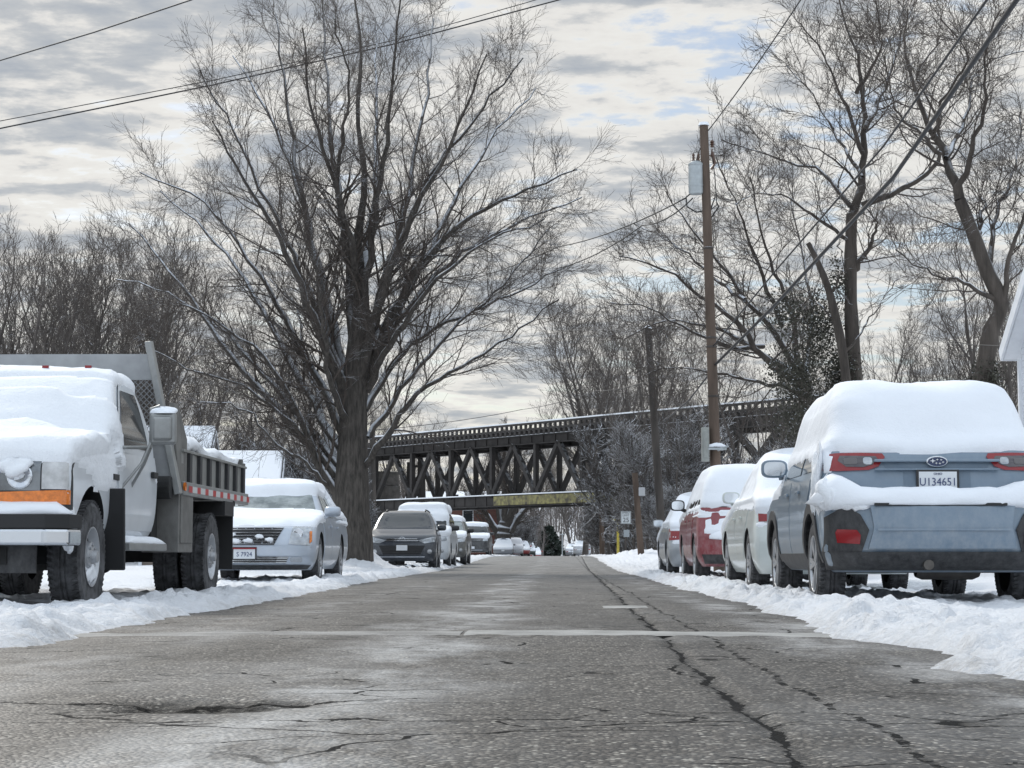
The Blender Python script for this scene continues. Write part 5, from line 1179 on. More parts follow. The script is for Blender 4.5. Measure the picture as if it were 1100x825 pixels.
# oval emblem with small stars
em = link('emblem', None, crs); ye = Bs.end_y(0, 1.14, False)-.046
mb = MB(); ov = lambda a, b, y: [(a*math.cos(2*math.pi*k/28), y, 1.135+b*math.sin(2*math.pi*k/28)) for k in range(28)]
o1, o2, o3 = ov(.085, .045, ye), ov(.074, .036, ye-.004), ov(.085, .045, ye+.03); mb.add(o1+o2+o3, [(k, (k+1) % 28, 28+(k+1) % 28, 28+k) for k in range(28)]+[(k, 56+k, 56+(k+1) % 28, (k+1) % 28) for k in range(28)]); mb.build('ring', M_chrome, em, smooth=True)
mb = MB(); mb.add(ov(.074, .036, ye-.001), [tuple(range(28))]); mb.build('emblem_face', material('emblem_blue', (.02, .035, .09), .2), em)
mb = MB()
for (cx_, cz_, r_) in ((-.035, .006, .020), (.0, .016, .010), (.030, .014, .010), (.045, -.004, .010), (.020, -.014, .010), (-.008, -.012, .010)):
    pts = []
    for k in range(8):
        q = math.pi*k/4; rr_ = r_ if k % 2 == 0 else r_*.3; pts.append((cx_+rr_*math.cos(q)*1.3, ye-.006, 1.135+cz_+rr_*math.sin(q)))
    mb.add(pts, [tuple(range(8))])
mb.build('stars', M_chrome, em)
# snow
def fn(X, Y, Z, Nn_):
    rag = fbm(X*5+2, Y*4, 4, 61)*.05; side = np.clip((np.abs(X)-.55)/.3, 0, 1)
    low = 1.215+rag*.5 - .02*np.cos(X*3); lowside = 1.20+rag*1.5-.10*sst(-Y, .8, 1.9)
    lim = np.where(Y < Bs_rear(Z)+.20, np.where(np.abs(X) > .80, 1.06+rag*1.5, low), lowside)
    t = np.clip((Z-lim)/.05, 0, 1)**.5; th = .055+.115*sst(Z, 1.30, 1.54)+.03*fbm(X*2.2+3, Z*4+Y, 4, 15)
    hood = (Y > .75) & (Z > .93); t = np.where(hood, np.clip((Z-.93)/.05, 0, 1), t)
    return th*t*(1+.15*fbm(X*1.5, Y*1.5, 3, 5))
def Bs_rear(Z): return np.interp(Z, Bs.T[:, 0], Bs.T[:, 2])
so = snow_on(Bs, crs, fn, 'thick smooth snow over the roof, hatch glass and hood')
def zs(x, y0_): return Vector((x, Bs.end_y(x, .83, False)+y0_, 0))
pts = []
for i in range(25):
    x = -.91+1.80*i/24; u = abs(x)/.9; yb = Bs.end_y(x, .80, False); top_ = .938+.12*sst(-x, .55, .88)+.10*sst(x, .40, .88); bot_ = .812
    pts.append(((x, yb+.045, bot_), .115, (top_-bot_)*(1-.9*(i in (0, 24)))))
lens_pile(crs, pts, .1, 'snow_ledge', 5, 'curved bank of snow lying on the bumper step')
mb = MB()
mb.blob((-.84, -1.93, .86), (.10, .22, .15), seed=9, amp=.25); mb.blob((-.76, -2.08, .80), (.14, .08, .045), seed=11, amp=.3); mb.blob((-.66, -2.16, .79), (.10, .06, .04), seed=12, amp=.3); mb.build('snow_clump', M_snow_rough, crs, smooth=True)
mb = MB(); mb.blob((-.885, -1.72, 1.02), (.05, .16, .22), seed=21, amp=.3); mb.build('snow_clump', M_snow_rough, crs, smooth=True)
mb = MB(); mb.blob((-.90, -1.62, .88), (.03, .06, .14), seed=22, amp=.3); mb.build('snow_clump', M_snow_rough, crs, smooth=True)

# === white sedan ahead of it
M_wpaint = P_paint('pearl_white_paint', (0.56, 0.60, 0.58), .30)
def basic_snow(B_, root, lo, th, H, hoodz=None, front=True, label=None, screen=1.0, seed=0, sides=0.0):
    """snow on every upward face plus the glass down to `lo` at the rear"""
    def fn(X, Y, Z, Nn_):
        rag = fbm(X*4+seed, Y*3+Z, 4, seed+5)*.05; up_ = Nn_[..., 2]
        isside = (np.abs(Nn_[..., 0]) > .8)
        t = np.clip((up_+rag*2-.28)/.25, 0, 1)*(Z > .62)
        t = np.maximum(t, np.where((Nn_[..., 1] < -.1) & (Z > lo+rag), np.clip((Z-lo-rag)/.06, 0, 1), 0))
        if sides: t = np.maximum(t, np.where(isside & (Z > sides+rag*2), .45, 0))
        if not front: t = np.where((Nn_[..., 1] > .15) & (Z > (hoodz or 1.0)) & (Z < H-.13), 0, t)
        return th*t*(.55+.45*sst(Z, lo, H))
    return snow_on(B_, root, fn, label, seed=seed)
r1 = SED(4.6, 1.78, 1.50)
c1_, B1_ = build_car('parked_sedan', 'white sedan buried in snow directly ahead of the blue grey crossover', 'car', (3.02, 20.2+2.3, 0), 0, r1, 4.6, 1.78, 1.50, M_wpaint, (1.42, -1.30, .33, .215), GR, belt=.98, top=1.38, step=.04, mirrors=(-1, 1), mcol=M_wpaint, mout=-.02, mirror_size=(.22, .15), mirror_z=1.08)
basic_snow(B1_, c1_, .84, .12, 1.5, label='thick snow over trunk, rear glass and roof', seed=4, sides=.93)
for s_ in (-1, 1): patch(B1_, c1_, 'tail_light', [(s_*.84, .77), (s_*.62, .78), (s_*.60, .84), (s_*.84, .86)], 'rear', .01, M_red, .03, fine=.05)
patch(B1_, c1_, 'rear_bumper', [(-.84, .30), (.84, .30), (.84, .62), (-.84, .62)], 'rear', .012, M_wpaint, .03, fine=.08); plate(B1_, c1_, 'rear', .70)
# === dark red suv
M_redp = P_paint('dark_red_paint', (0.22, 0.022, 0.030), .35)
r2 = SUV(4.55, 1.84, 1.66, 1.02)
c2_, B2_ = build_car('parked_suv', 'dark red suv with snow on its roof, rear glass and bumper', 'car', (2.97, 27.6+2.28, 0), 0, r2, 4.55, 1.84, 1.66, M_redp, (1.32, -1.35, .35, .225), GR, belt=1.08, top=1.54, step=.04, mirrors=(-1, 1), mcol=M_trimb, mout=.10, mirror_size=(.24, .18), mirror_z=1.18)
basic_snow(B2_, c2_, 1.10, .11, 1.66, label='snow over the roof and rear glass', seed=8, sides=1.24)
pts = [((-.72+1.44*i/16, B2_.end_y(0, .66, False)-.02+.13*(abs(-.72+1.44*i/16)/.8)**2, .66), .12, .17*math.sin(math.pi*(i+.6)/17.2)**.5) for i in range(17)]
lens_pile(c2_, pts, .1, 'snow_ledge', 3, 'rounded heap of snow on the rear bumper')
patch(B2_, c2_, 'rear_bumper', [(-.88, .42), (.88, .42), (.88, .66), (-.88, .66)], 'rear', .05, M_redp, .09, fine=.08)
patch(B2_, c2_, 'lower_valance', [(-.80, .28), (.80, .28), (.85, .42), (-.85, .42)], 'rear', .03, M_trimb, .06, fine=.1)
# === silver sedan
M_silv = P_paint('silver_paint', (0.34, 0.36, 0.38), .45, metal=.3)
r3 = SED(4.5, 1.76, 1.47)
c3_, B3_ = build_car('parked_sedan', 'silver sedan farthest ahead in the right-hand row, red tail light showing', 'car', (2.90, 34.2+2.25, 0), 0, r3, 4.5, 1.76, 1.47, M_silv, (1.38, -1.28, .33, .215), GR, belt=.98, top=1.36, step=.045, mout=.03, mirrors=(-1, 1))
basic_snow(B3_, c3_, .96, .11, 1.47, label='thin snow on roof and trunk', seed=12)
for s_ in (-1, 1): patch(B3_, c3_, 'tail_light', [(s_*.87, .68), (s_*.62, .70), (s_*.60, .86), (s_*.86, .90)], 'rear', .012, M_red, .03, fine=.05)

# === cadillac-like silver sedan, front view (faces the camera)
M_cad = P_paint('pale_silver_paint', (0.46, 0.51, 0.58), .35, metal=.25)
L_, W_, H_ = 5.2, 1.90, 1.46
r4 = SED(L_, W_, H_)
r4 = [(a, b+.0, c, d, e+(.05 if a < .8 else 0), f) for a, b, c, d, e, f in r4]
r4[4] = (.70, L_/2-.05, -L_/2+.03, W_/2, .40, .30); r4[5] = (.80, L_/2-.16, -L_/2+.06, W_/2-.01, .38, .30); r4[6] = (.88, L_/2-.62, -L_/2+.09, W_/2-.025, .34, .28)
cad, Bc = build_car('parked_sedan', 'silver luxury sedan facing the camera with snow on hood and roof, behind the dump truck', 'car', (-4.36, 25.6+2.6, 0), math.pi+R(1.0), r4, L_, W_, H_, M_cad, (1.62, -1.32, .345, .235), GL, belt=.97, top=1.36, step=.035, nside=56, spokes=9, glassm=M_glass_refl, mirrors=(-1, 1), mirror_size=(.24, .16), mirror_z=1.0)
zc = .66
def slatted(B_, root, name, poly, zs_, xs_, off, m_back, m_bar, bw=.012):
    g = patch(B_, root, name, poly, 'front', off, m_back, .03, fine=.05); mb = MB(); x0 = min(p[0] for p in poly); x1 = max(p[0] for p in poly); z0 = min(p[1] for p in poly); z1 = max(p[1] for p in poly)
    def span(z):
        xs = []
        for i in range(len(poly)):
            (a, b), (c, d) = poly[i], poly[(i+1) % len(poly)]
            if (b-z)*(d-z) < 0: xs.append(a+(c-a)*(z-b)/(d-b))
        return (min(xs), max(xs)) if len(xs) > 1 else None
    for z in zs_:
        sp_ = span(z)
        if not sp_: continue
        n = 8
        for k in range(n):
            xa = sp_[0]+(sp_[1]-sp_[0])*k/n; xb = sp_[0]+(sp_[1]-sp_[0])*(k+1)/n
            mb.beam((xa, B_.end_y(xa, z, True)+off+.008, z), (xb, B_.end_y(xb, z, True)+off+.008, z), .014, bw)
    for x in xs_: mb.beam((x, B_.end_y(x, z0+.01, True)+off+.005, z0+.01), (x, B_.end_y(x, z1-.01, True)+off+.005, z1-.01), bw*.8, .01, up=(0, 1, 0))
    mb.build('grille_bars', m_bar, g); return g
slatted(Bc, cad, 'grille', [(-.52, .79), (-.40, .55), (.40, .55), (.52, .79)], [.565, .60, .64, .68, .72, .76, .785], [-.36, -.24, -.12, 0, .12, .24, .36], .012, M_black, M_chrome)
slatted(Bc, cad, 'lower_grille', [(-.60, .385), (-.56, .30), (.56, .30), (.60, .385)], [.31, .335, .36, .38], [], .012, M_black, M_chrome, .01)
for s_ in (-1, 1):
    hl = patch(Bc, cad, 'headlight', [(s_*.60, .56), (s_*.64, .80), (s_*.76, .835), (s_*.90, .80), (s_*.905, .60), (s_*.88, .54)], 'front', .012, M_clear, .03, fine=.04)
    mb = MB(); yh = Bc.end_y(s_*.72, .70, True)+.016; mb.lathe([(.065, -.02), (.07, .0), (.06, .004), (0, -.012)], (s_*.72, yh, .71), 'Y', 20); mb.build('lamp_ring', M_chrome, hl)
    patch(Bc, hl, 'turn_signal', [(s_*.875, .57), (s_*.87, .74), (s_*.90, .74), (s_*.905, .60)], 'front', .018, M_amber, .01, fine=.04)
    patch(Bc, cad, 'fog_light', rr_poly(s_*.70, .345, .16, .07, .02), 'front', .014, M_clear, .02, fine=.04)
patch(Bc, cad, 'front_bumper', [(-.90, .40), (.90, .40), (.92, .535), (-.92, .535)], 'front', .018, M_cad, .04, fine=.06)
patch(Bc, cad, 'lower_lip', [(-.82, .21), (.82, .21), (.88, .27), (-.88, .27)], 'front', .02, M_trimb, .04, fine=.08)
plate(Bc, cad, 'front', .43, 'S 7924', None, off=.03)
mb = MB(); mb.box((0, Bc.end_y(0, .505, True)+.036, .500), (.34, .02, .018)); mb.build('plate_trim', M_red, cad)
def fn(X, Y, Z, Nn_):
    rag = fbm(X*3+4, Y*2.2, 4, 71)*.10; up_ = Nn_[..., 2]; hood = (Y > .9) & (Z > .77)
    t = np.where(hood, np.clip((up_-.25+rag)/.2, 0, 1)*np.clip((Z-.80-rag*.4)/.05, 0, 1)*.55, 0)
    roof = (Z > H_-.16+rag*.5) & (Y < 1.2); t = np.where(roof, np.clip((Z-H_+.16-rag*.5)/.05, 0, 1), t)
    t = np.where((Y < -1.0) & (up_ > .3), .8, t); return .10*t*(1+.2*fbm(X*2, Y*2, 3, 3))
snow_on(Bc, cad, fn, 'snow on the hood and the roof')
mb = MB()
for i, (x, z) in enumerate(((.25, .62), (.12, .60), (.34, .59), (-.05, .61), (.2, .68), (-.2, .66), (-.34, .62), (.33, .67))): mb.blob((x, Bc.end_y(x, z, True)+.02, z), (.07, .025, .03), seed=i, amp=.3, nu=10, nv=6)
mb.build('snow_clump', M_snow_rough, cad, smooth=True)

# === dark grey compact suv (rounded nose)
M_rav = P_paint('charcoal_blue_paint', (0.022, 0.028, 0.040), .18)
def front_suv(name, label, loc, rz, L, W, H, hood, paint, group, step=.045, hl=M_clear, snow=None, grille='wing', glass=None, fogs=True, platez=.62, coarse=False, mirrors=(-1, 1), mcol=None, n=3.0):
    rows = SUV(L, W, H, hood); rt_, B_ = build_car(name, label, 'car', loc, rz, rows, L, W, H, paint, (L*.30, -L*.285, .355, .225), group, belt=hood+.08, top=H-.12, step=step, nside=40, mirrors=mirrors, mcol=mcol, glassm=glass or M_glass, mirror_size=(.25, .17), mirror_z=hood+.10, seams=not coarse, n=n)
    hz_ = hood-.20
    for s_ in (-1, 1):
        if grille == 'box': poly = [(s_*.62, hz_-.10), (s_*.62, hz_+.08), (s_*.90, hz_+.06), (s_*.91, hz_-.10)]
        else: poly = [(s_*.42, hz_-.02), (s_*.60, hz_-.10), (s_*.88, hz_-.06), (s_*.905, hz_+.08), (s_*.80, hz_+.07)]
        patch(B_, rt_, 'headlight', poly, 'front', .014, hl, .03, fine=.06)
        if fogs: patch(B_, rt_, 'fog_light', rr_poly(s_*.74, .50, .13, .11, .05), 'front', .014, M_clear, .02, fine=.05)
    if grille == 'box': slatted(B_, rt_, 'grille', [(-.56, hz_-.12), (-.56, hz_+.08), (.56, hz_+.08), (.56, hz_-.12)], [hz_-.08, hz_-.02, hz_+.04], [], .014, M_black, M_chrome, .02)
    else:
        slatted(B_, rt_, 'grille', [(-.44, hz_-.04), (-.40, hz_+.03), (.40, hz_+.03), (.44, hz_-.04)], [hz_-.03, hz_+.02], [], .014, M_black, M_chrome, .014)
        slatted(B_, rt_, 'lower_grille', [(-.62, .66), (-.50, .42), (.50, .42), (.62, .66)], [.48, .54], [], .012, M_black, M_trimb, .012)
    patch(B_, rt_, 'front_bumper', [(-.60, .34), (.60, .34), (.62, .375), (-.62, .375)], 'front', .035, M_chrome if not coarse else M_trimb, .04, fine=.08)
    plate(B_, rt_, 'front', platez, off=.03)
    if snow:
        def fn(X, Y, Z, Nn_):
            rag = fbm(X*3+L, Y*2.2, 4, 71)*.10; up_ = Nn_[..., 2]; t = np.where((Z > H-.14+rag*.5), np.clip((Z-H+.14-rag*.5)/.05, 0, 1)*snow[0], 0)
            hd = (Y > L/2-1.1) & (Z > hood-.12); t = np.where(hd, np.clip((up_-.35+rag*2)/.2, 0, 1)*snow[1], t)
            if len(snow) > 2: t = np.where((Nn_[..., 1] > .1) & (Z > hood+.05) & (Z < H-.1), snow[2]*np.clip((Z-hood-.35)/.1+rag*5, 0, 1), t)
            return .10*t
        snow_on(B_, rt_, fn, seed=int(L*10))
    return rt_, B_
rav, Brv = front_suv('parked_suv', 'charcoal compact suv facing the camera beside the old tree', road_loc(-4.27, 50.0+2.28), math.pi+R(1.8), 4.57, 1.85, 1.66, 1.02, M_rav, GL, snow=(.0, .0), platez=.60)
em = MB(); ye = Brv.end_y(0, .84, True)+.03
for a, b in ((.075, .05), (.05, .02)):
    o1 = [(a*math.cos(2*math.pi*k/20), ye, .84+(b*math.sin(2*math.pi*k/20))+(.012 if a < .06 else 0)) for k in range(21)]; em.tube(o1, .007, 6)
em.build('emblem', M_chrome, rav, smooth=True)
mb = MB()
for s_ in (-1, 1): mb.tube([(s_*.54, .05, 1.62), (s_*.54, -.1, 1.67), (s_*.54, -1.3, 1.68), (s_*.60, -1.6, 1.63)], .02, 8)
mb.build('roof_rail', M_trimb, rav)
M_w2 = P_paint('white_van_paint', (0.62, 0.65, 0.68), .3)
front_suv('parked_minivan', 'white minivan with a snowy windscreen behind the charcoal suv', road_loc(-4.32, 57.2+2.5), math.pi, 5.0, 1.95, 1.86, 1.08, M_w2, GL, snow=(1.5, 1.2, .9), mcol=M_trimb, platez=.6)[0]['category'] = 'van'
M_dk2 = P_paint('dark_olive_paint', (0.09, 0.088, 0.08), .35)
front_suv('parked_suv', 'beige and dark suv parked third along behind the white minivan', road_loc(-4.2, 66.0+2.3), math.pi, 4.6, 1.85, 1.70, 1.06, M_dk2, GL, snow=(.8, .6), mcol=M_trimb, glass=M_glass_refl)
M_dk3 = P_paint('black_paint', (0.02, 0.021, 0.024), .3)
front_suv('parked_suv', 'big black square suv with snowy hood in front of the brick house', road_loc(-5.0, 108+2.5), math.pi, 5.1, 2.0, 1.90, 1.18, M_dk3, GL, snow=(1.0, .9), grille='box', fogs=False, platez=.5, step=.06)
GF = 'distant snowy cars beyond the bridge'
M_gr = P_paint('grey_paint', (.22, .23, .25), .3); M_red2 = P_paint('bright_red_paint', (.30, .03, .03), .2)
def far_car(label, x, Y, paint, rz, seed, kind='sed', th=.12, lo=.85):
    rows = SED(4.5, 1.8, 1.46) if kind == 'sed' else SUV(4.5, 1.85, 1.68, 1.0); H = 1.46 if kind == 'sed' else 1.68
    rt_, B_ = build_car('parked_car', label, 'car', road_loc(x, Y), rz, rows, 4.5, 1.8, H, paint, (1.35, -1.3, .33, .21), GF, belt=.98 if kind == 'sed' else 1.06, top=H-.12, step=.08, nside=24, seams=False, mirrors=(-1, 1))
    basic_snow(B_, rt_, lo, th, H, seed=seed, label='snow on the roof')
    end = 'front' if abs(rz) > 1 else 'rear'
    for s_ in (-1, 1): patch(B_, rt_, 'headlight' if end == 'front' else 'tail_light', [(s_*.85, .62), (s_*.60, .62), (s_*.58, .74), (s_*.84, .76)], end, .012, M_clear if end == 'front' else M_red, .03, fine=.1)
    plate(B_, rt_, end, .5)
far_car('snow heaped grey sedan facing the camera, first past the black suv', -5.05, 172, M_gr, math.pi, 31, th=.14)
far_car('white car with thick snow on its back, beside the red one beyond the bridge', -4.5, 190, M_w2, math.pi, 32, 'suv', th=.14)
far_car('small red car with a snowy roof in the far row', -3.9, 197, M_red2, math.pi, 33)
far_car('dark green car low in the far row', -3.5, 212, P_paint('dark_green_paint', (.03, .05, .04), .2), math.pi, 34)
far_car('second red car, the smallest at the far left row end', -3.0, 228, M_red2, math.pi, 35)
far_car('white sedan covered in snow on the far right side beyond the bridge', 2.45, 196, M_w2, 0, 36, th=.14)
far_car('grey car half hidden left of the far white sedan', 1.7, 218, M_gr, 0, 37)

# === dump truck (front towards +y locally; turned to face the camera)
TX, TYY = -4.37, 16.0
trk = thing('dump_truck', 'white dump truck with snowy hood, grey dump bed and black mud flaps at left edge', 'truck', (TX, TYY, 0), math.pi, None)
M_wt = P_paint('truck_white_paint', (0.66, 0.69, 0.72), .22); M_alu = material('dull_aluminium', (0.30, 0.305, 0.30), .42, metal=.55, var=.15, dirt=.3); M_alu2 = material('weathered_bed_metal', (0.17, 0.165, 0.155), .6, metal=.3, var=.25, vscale=4, dirt=.3)
rowsT = [(.52, 3.05, .30, .88, .14, .08), (.60, 3.14, .27, .93, .16, .08), (.75, 3.18, .25, .96, .18, .08), (1.0, 3.18, .25, .97, .18, .08), (1.07, 3.14, .25, .965, .18, .08), (1.12, 2.75, .25, .96, .2, .08), (1.17, 2.2, .25, .95, .2, .08), (1.21, 2.0, .25, .945, .2, .08), (1.30, 1.88, .25, .935, .2, .08),
         (1.50, 1.62, .26, .88, .2, .08), (1.70, 1.34, .29, .81, .2, .08), (1.80, 1.16, .33, .765, .2, .1), (1.855, .98, .42, .68, .2, .1), (1.875, .8, .6, .2, .1, .1)]
Bt = Body(rowsT, 4.5, .035, 60); v, f = Bt.shell()
me = cut_wells(v, f, [M_wt, M_well], [(s_*.97, 2.45, .47, .6) for s_ in (-1, 1)], .44); link('cab', me, trk)
for s_ in (-1, 1):
    wheel(trk, s_*.86, 2.45, .405, .235, 'truck', snow=True)
    for xo in (.72, .98): wheel(trk, s_*xo, -1.62, .405, .225, 'truck', snow=(xo > .9))
    d_ = patch(Bt, trk, 'door', [(.36, .60), (1.55, .60), (1.70, .80), (1.72, 1.20), (.34, 1.22)], 'side', .012, M_wt, .02, s_, fine=.12)
    # window frame above the door
    V, F = Bt.sub(lambda k, fr, xn, sg, z, x, y, s_=s_: k == 'side' and sg == s_ and .10 <= fr <= .985 and 1.20 <= z <= 1.80, .012)
    mb = MB(); mb.add(V, F); mb.build('door_frame', M_wt, d_, smooth=True)
    V, F = Bt.sub(lambda k, fr, xn, sg, z, x, y, s_=s_: k == 'side' and sg == s_ and .20 <= fr <= .93 and 1.26 <= z <= 1.74, .018)
    mb = MB(); mb.add(V, F); mb.build('side_window', M_glass_refl if False else M_glass, d_, smooth=True)
    mb = MB(); mb.box((s_*(Bt.side_x(.5, 1.08)+.03), .50, 1.07), (.03, .16, .05)); mb.build('handle', M_black, d_, bevel=.006)
    mb = MB(); mb.box((s_*(Bt.side_x(2.0, .98)+.012), 1.80, 1.0), (.012, .17, .045)); mb.build('badge', M_trimb, trk)
    # lights
    hl = patch(Bt, trk, 'headlight', [(s_*.50, .85), (s_*.50, 1.055), (s_*.78, 1.055), (s_*.78, .85)], 'front', .012, material('truck_lamp_glass', (.16, .17, .18), .08, metal=.6, coat=1.0, var=.4, vscale=5), .04, fine=.06)
    yl_ = Bt.end_y(s_*.64, .95, True)+.02; mb = MB(); mb.lathe([(.085, -.02), (.09, .0), (.08, .004), (.03, -.012), (0, -.004)], (s_*.64, yl_, .95), 'Y', 20); mb.build('lamp_bulb_ring', M_chrome, hl)
    patch(Bt, hl, 'corner_lens', [(s_*.79, .86), (s_*.79, 1.05), (s_*.955, 1.05), (s_*.962, .86)], 'front', .016, material('white_lens', (.52, .52, .52), .15, coat=.6, var=.25, vscale=9), .04, fine=.03)
    patch(Bt, hl, 'turn_signal', [(s_*.50, .755), (s_*.50, .840), (s_*.965, .855), (s_*.965, .755)], 'front', .018, M_amber, .04, fine=.05)
    patch(Bt, hl, 'lamp_frame', [(s_*.47, .72), (s_*.47, 1.08), (s_*.968, 1.08), (s_*.97, .72)], 'front', .006, M_trimb, .04, fine=.05)
    # flared wheel lip
    pts_ = [(2.45+.50*math.cos(R(a)), .44+.50*math.sin(R(a))) for a in range(-5, 190, 13)]; pin = [(2.45+.455*math.cos(R(a)), .44+.455*math.sin(R(a))) for a in range(190, -5, -13)]
    mb = MB(); mb.box((s_*.955, 1.90, .60), (.25, .035, .62), mat=Matrix.Rotation(R(-5), 4, 'X')); mb.build('front_mud_flap', M_black, trk, bevel=.008)
    # running board with snow
    mb = MB(); mb.box((s_*.95, .95, .47), (.22, 1.35, .06)); mb.beam((s_*.8, 1.4, .5), (s_*.6, 1.4, .62), .04, .04); mb.beam((s_*.8, .5, .5), (s_*.6, .5, .62), .04, .04); rb = mb.build('running_board', M_alu, trk, bevel=.01)
    lens_pile(rb, [((s_*.96, .32+.13*i, .502), .10, .055*(1-.85*(i in (0, 10)))) for i in range(11)], .1, 'snow_ledge', 6)
    # towing mirror
    c = Vector((s_*1.25, 1.38, 1.40)); mb = MB(); mb.box(c, (.20, .09, .25)); mb.box(c+Vector((0, .05, 0)), (.15, .04, .19)); mr = mb.build('mirror', M_alu, trk, bevel=.02)
    mb = MB(); mb.box(c+Vector((0, -.047, 0)), (.17, .006, .21)); mb.build('mirror_glass', M_mirr, mr)
    mb = MB(); mb.blob(c+Vector((0, 0, .12)), (.11, .06, .05), half=True, seed=4); mb.build('snow_cap', M_snow, mr, smooth=True)
    xb = Bt.side_x(1.5, 1.2); mb = MB(); mb.tube([(s_*(xb-.02), 1.62, 1.24), (s_*(xb+.06), 1.60, 1.24), (s_*1.14, 1.42, 1.25), (s_*1.16, 1.40, 1.30)], .014, 8)
    mb.tube([(s_*(.955), 1.60, .90), (s_*1.10, 1.48, 1.12), (s_*1.15, 1.42, 1.27)], .012, 8); mb.tube([(s_*(.955), 1.25, .92), (s_*1.09, 1.34, 1.12), (s_*1.15, 1.38, 1.25)], .012, 8); mb.tube([(s_*1.15, 1.38, 1.25), (s_*1.15, 1.38, 1.56), (s_*1.22, 1.38, 1.58)], .014, 8)
    mb.box((s_*(xb-.01), 1.63, 1.235), (.05, .10, .05)); mb.build('mirror_bracket', M_alu, mr)
# windscreen, grille, bumper
V, F = Bt.sub(lambda k, fr, xn, sg, z, x, y: k == 'front' and xn < .96 and 1.24 <= z <= 1.78, .008); mb = MB(); mb.add(V, F); mb.build('windscreen', M_glass, trk, smooth=True)
slatted(Bt, trk, 'grille', [(-.46, .74), (-.46, 1.06), (.46, 1.06), (.46, .74)], [.80, .86, .92, .98, 1.03], [-.3, -.15, 0, .15, .3], .02, M_black, M_trimb, .02)
mb = MB(); poly = [(-1.04, 3.02), (-1.0, 3.22), (-.86, 3.34), (.86, 3.34), (1.0, 3.22), (1.04, 3.02), (.96, 3.02), (.80, 3.22), (-.80, 3.22), (-.96, 3.02)]
def bump_fn(x, y, z): return (x, y, z)
mb.prism(poly, .47, .585, fn=bump_fn); mb.build('front_bumper', M_chrome, trk, bevel=.02)
mb = MB(); mb.prism([(a*1.0, b-.004 if b > 3.1 else b) for a, b in poly], .587, .685, fn=bump_fn); mb.build('bumper_pad', M_black, trk, bevel=.006)
lens_pile(trk, [((-.98+1.96*i/20, 3.19-.10*(abs(i-10)/10)**4, .69), .13, .085*(1-.8*(i in (0, 20)))) for i in range(21)], .1, 'snow_ledge', 8, 'snow lying on the front bumper')
mb = MB(); mb.box((0, 2.9, .40), (1.1, .5, .12)); mb.box((0, 2.45, .40), (1.5, .12, .12)); mb.beam((-.5, 3.1, .55), (-.3, 2.3, .42), .08, .14); mb.beam((.5, 3.1, .55), (.3, 2.3, .42), .08, .14)
for s_ in (-1, 1): mb.box((s_*.42, -.2, .62), (.08, 6.2, .18))
mb.box((0, -1.62, .42), (1.3, .16, .16)); mb.blob((0, -1.62, .42), (.2, .2, .2), amp=0); mb.box((0, 1.0, .5), (.9, 1.6, .3)); mb.box((.0, .9, .36), (.3, 1.2, .16)); mb.build('chassis_frame', M_under, trk)
for s_ in (-1, 1):
    mb = MB(); mb.box((s_*.84, .10, .70), (.14, .24, .50)); mb.lathe([(.0, -.2), (.10, -.2), (.10, .2), (0, .2)], (s_*.86, .14, .98), 'X', 14); mb.build('gap_shade_box', M_under, trk, bevel=.01)  # dark box and drum put in for shade between door and tool box
mb = MB(); mb.box((0, 3.12, .38), (1.5, .03, .20)); mb.build('air_dam', M_trimb, trk)
# snow on hood, windscreen and roof
def fn(X, Y, Z, Nn_):
    rag = fbm(X*4+1, Y*4+Z*2, 4, 81)*.09; up_ = Nn_[..., 2]
    hood = (Y > 1.55) & (Z > 1.02); t = np.where(hood, np.clip((Z-1.03-rag*.3)/.06, 0, 1)*(1.25+.7*sst(np.abs(X), .9, .0)*sst(Y, 2.9, 2.1)), 0)
    front_ = (Nn_[..., 1] > .12) & (Z > 1.16); t = np.where(front_, np.maximum(t, .65+.7*sst(Z, 1.45, 1.2)), t)
    roof = (Z > 1.765+rag*.3) ; t = np.where(roof, np.clip((Z-1.765-rag*.3)/.04, 0, 1)*.7, t)
    fend = (np.abs(Nn_[..., 0]) > .7) & (Y > 1.75) & (Z > .98+rag*1.6-.06*sst(Y, 2.9, 2.0)); t = np.where(fend, .30, t)
    return .085*t*(1+.4*fbm(X*2.5, Y*2.5+Z, 4, 83))
snow_on(Bt, trk, fn, 'clumpy snow over hood, windscreen and cab roof', M_snow_rough)
mb = MB()
for s_ in (-1, 1): mb.blob((s_*.60, 3.19, 1.0), (.12, .05, .06), seed=5+s_, amp=.3)
mb.blob((-.92, 2.95, .62), (.06, .10, .16), seed=6, amp=.2); mb.build('snow_clump', M_snow_rough, trk, smooth=True)
mb = MB()
for x in (-.55, -.2, .2, .55): mb.box((x, 1.02, 1.93), (.05, .03, .022))
mb.build('roof_marker', M_red, trk)
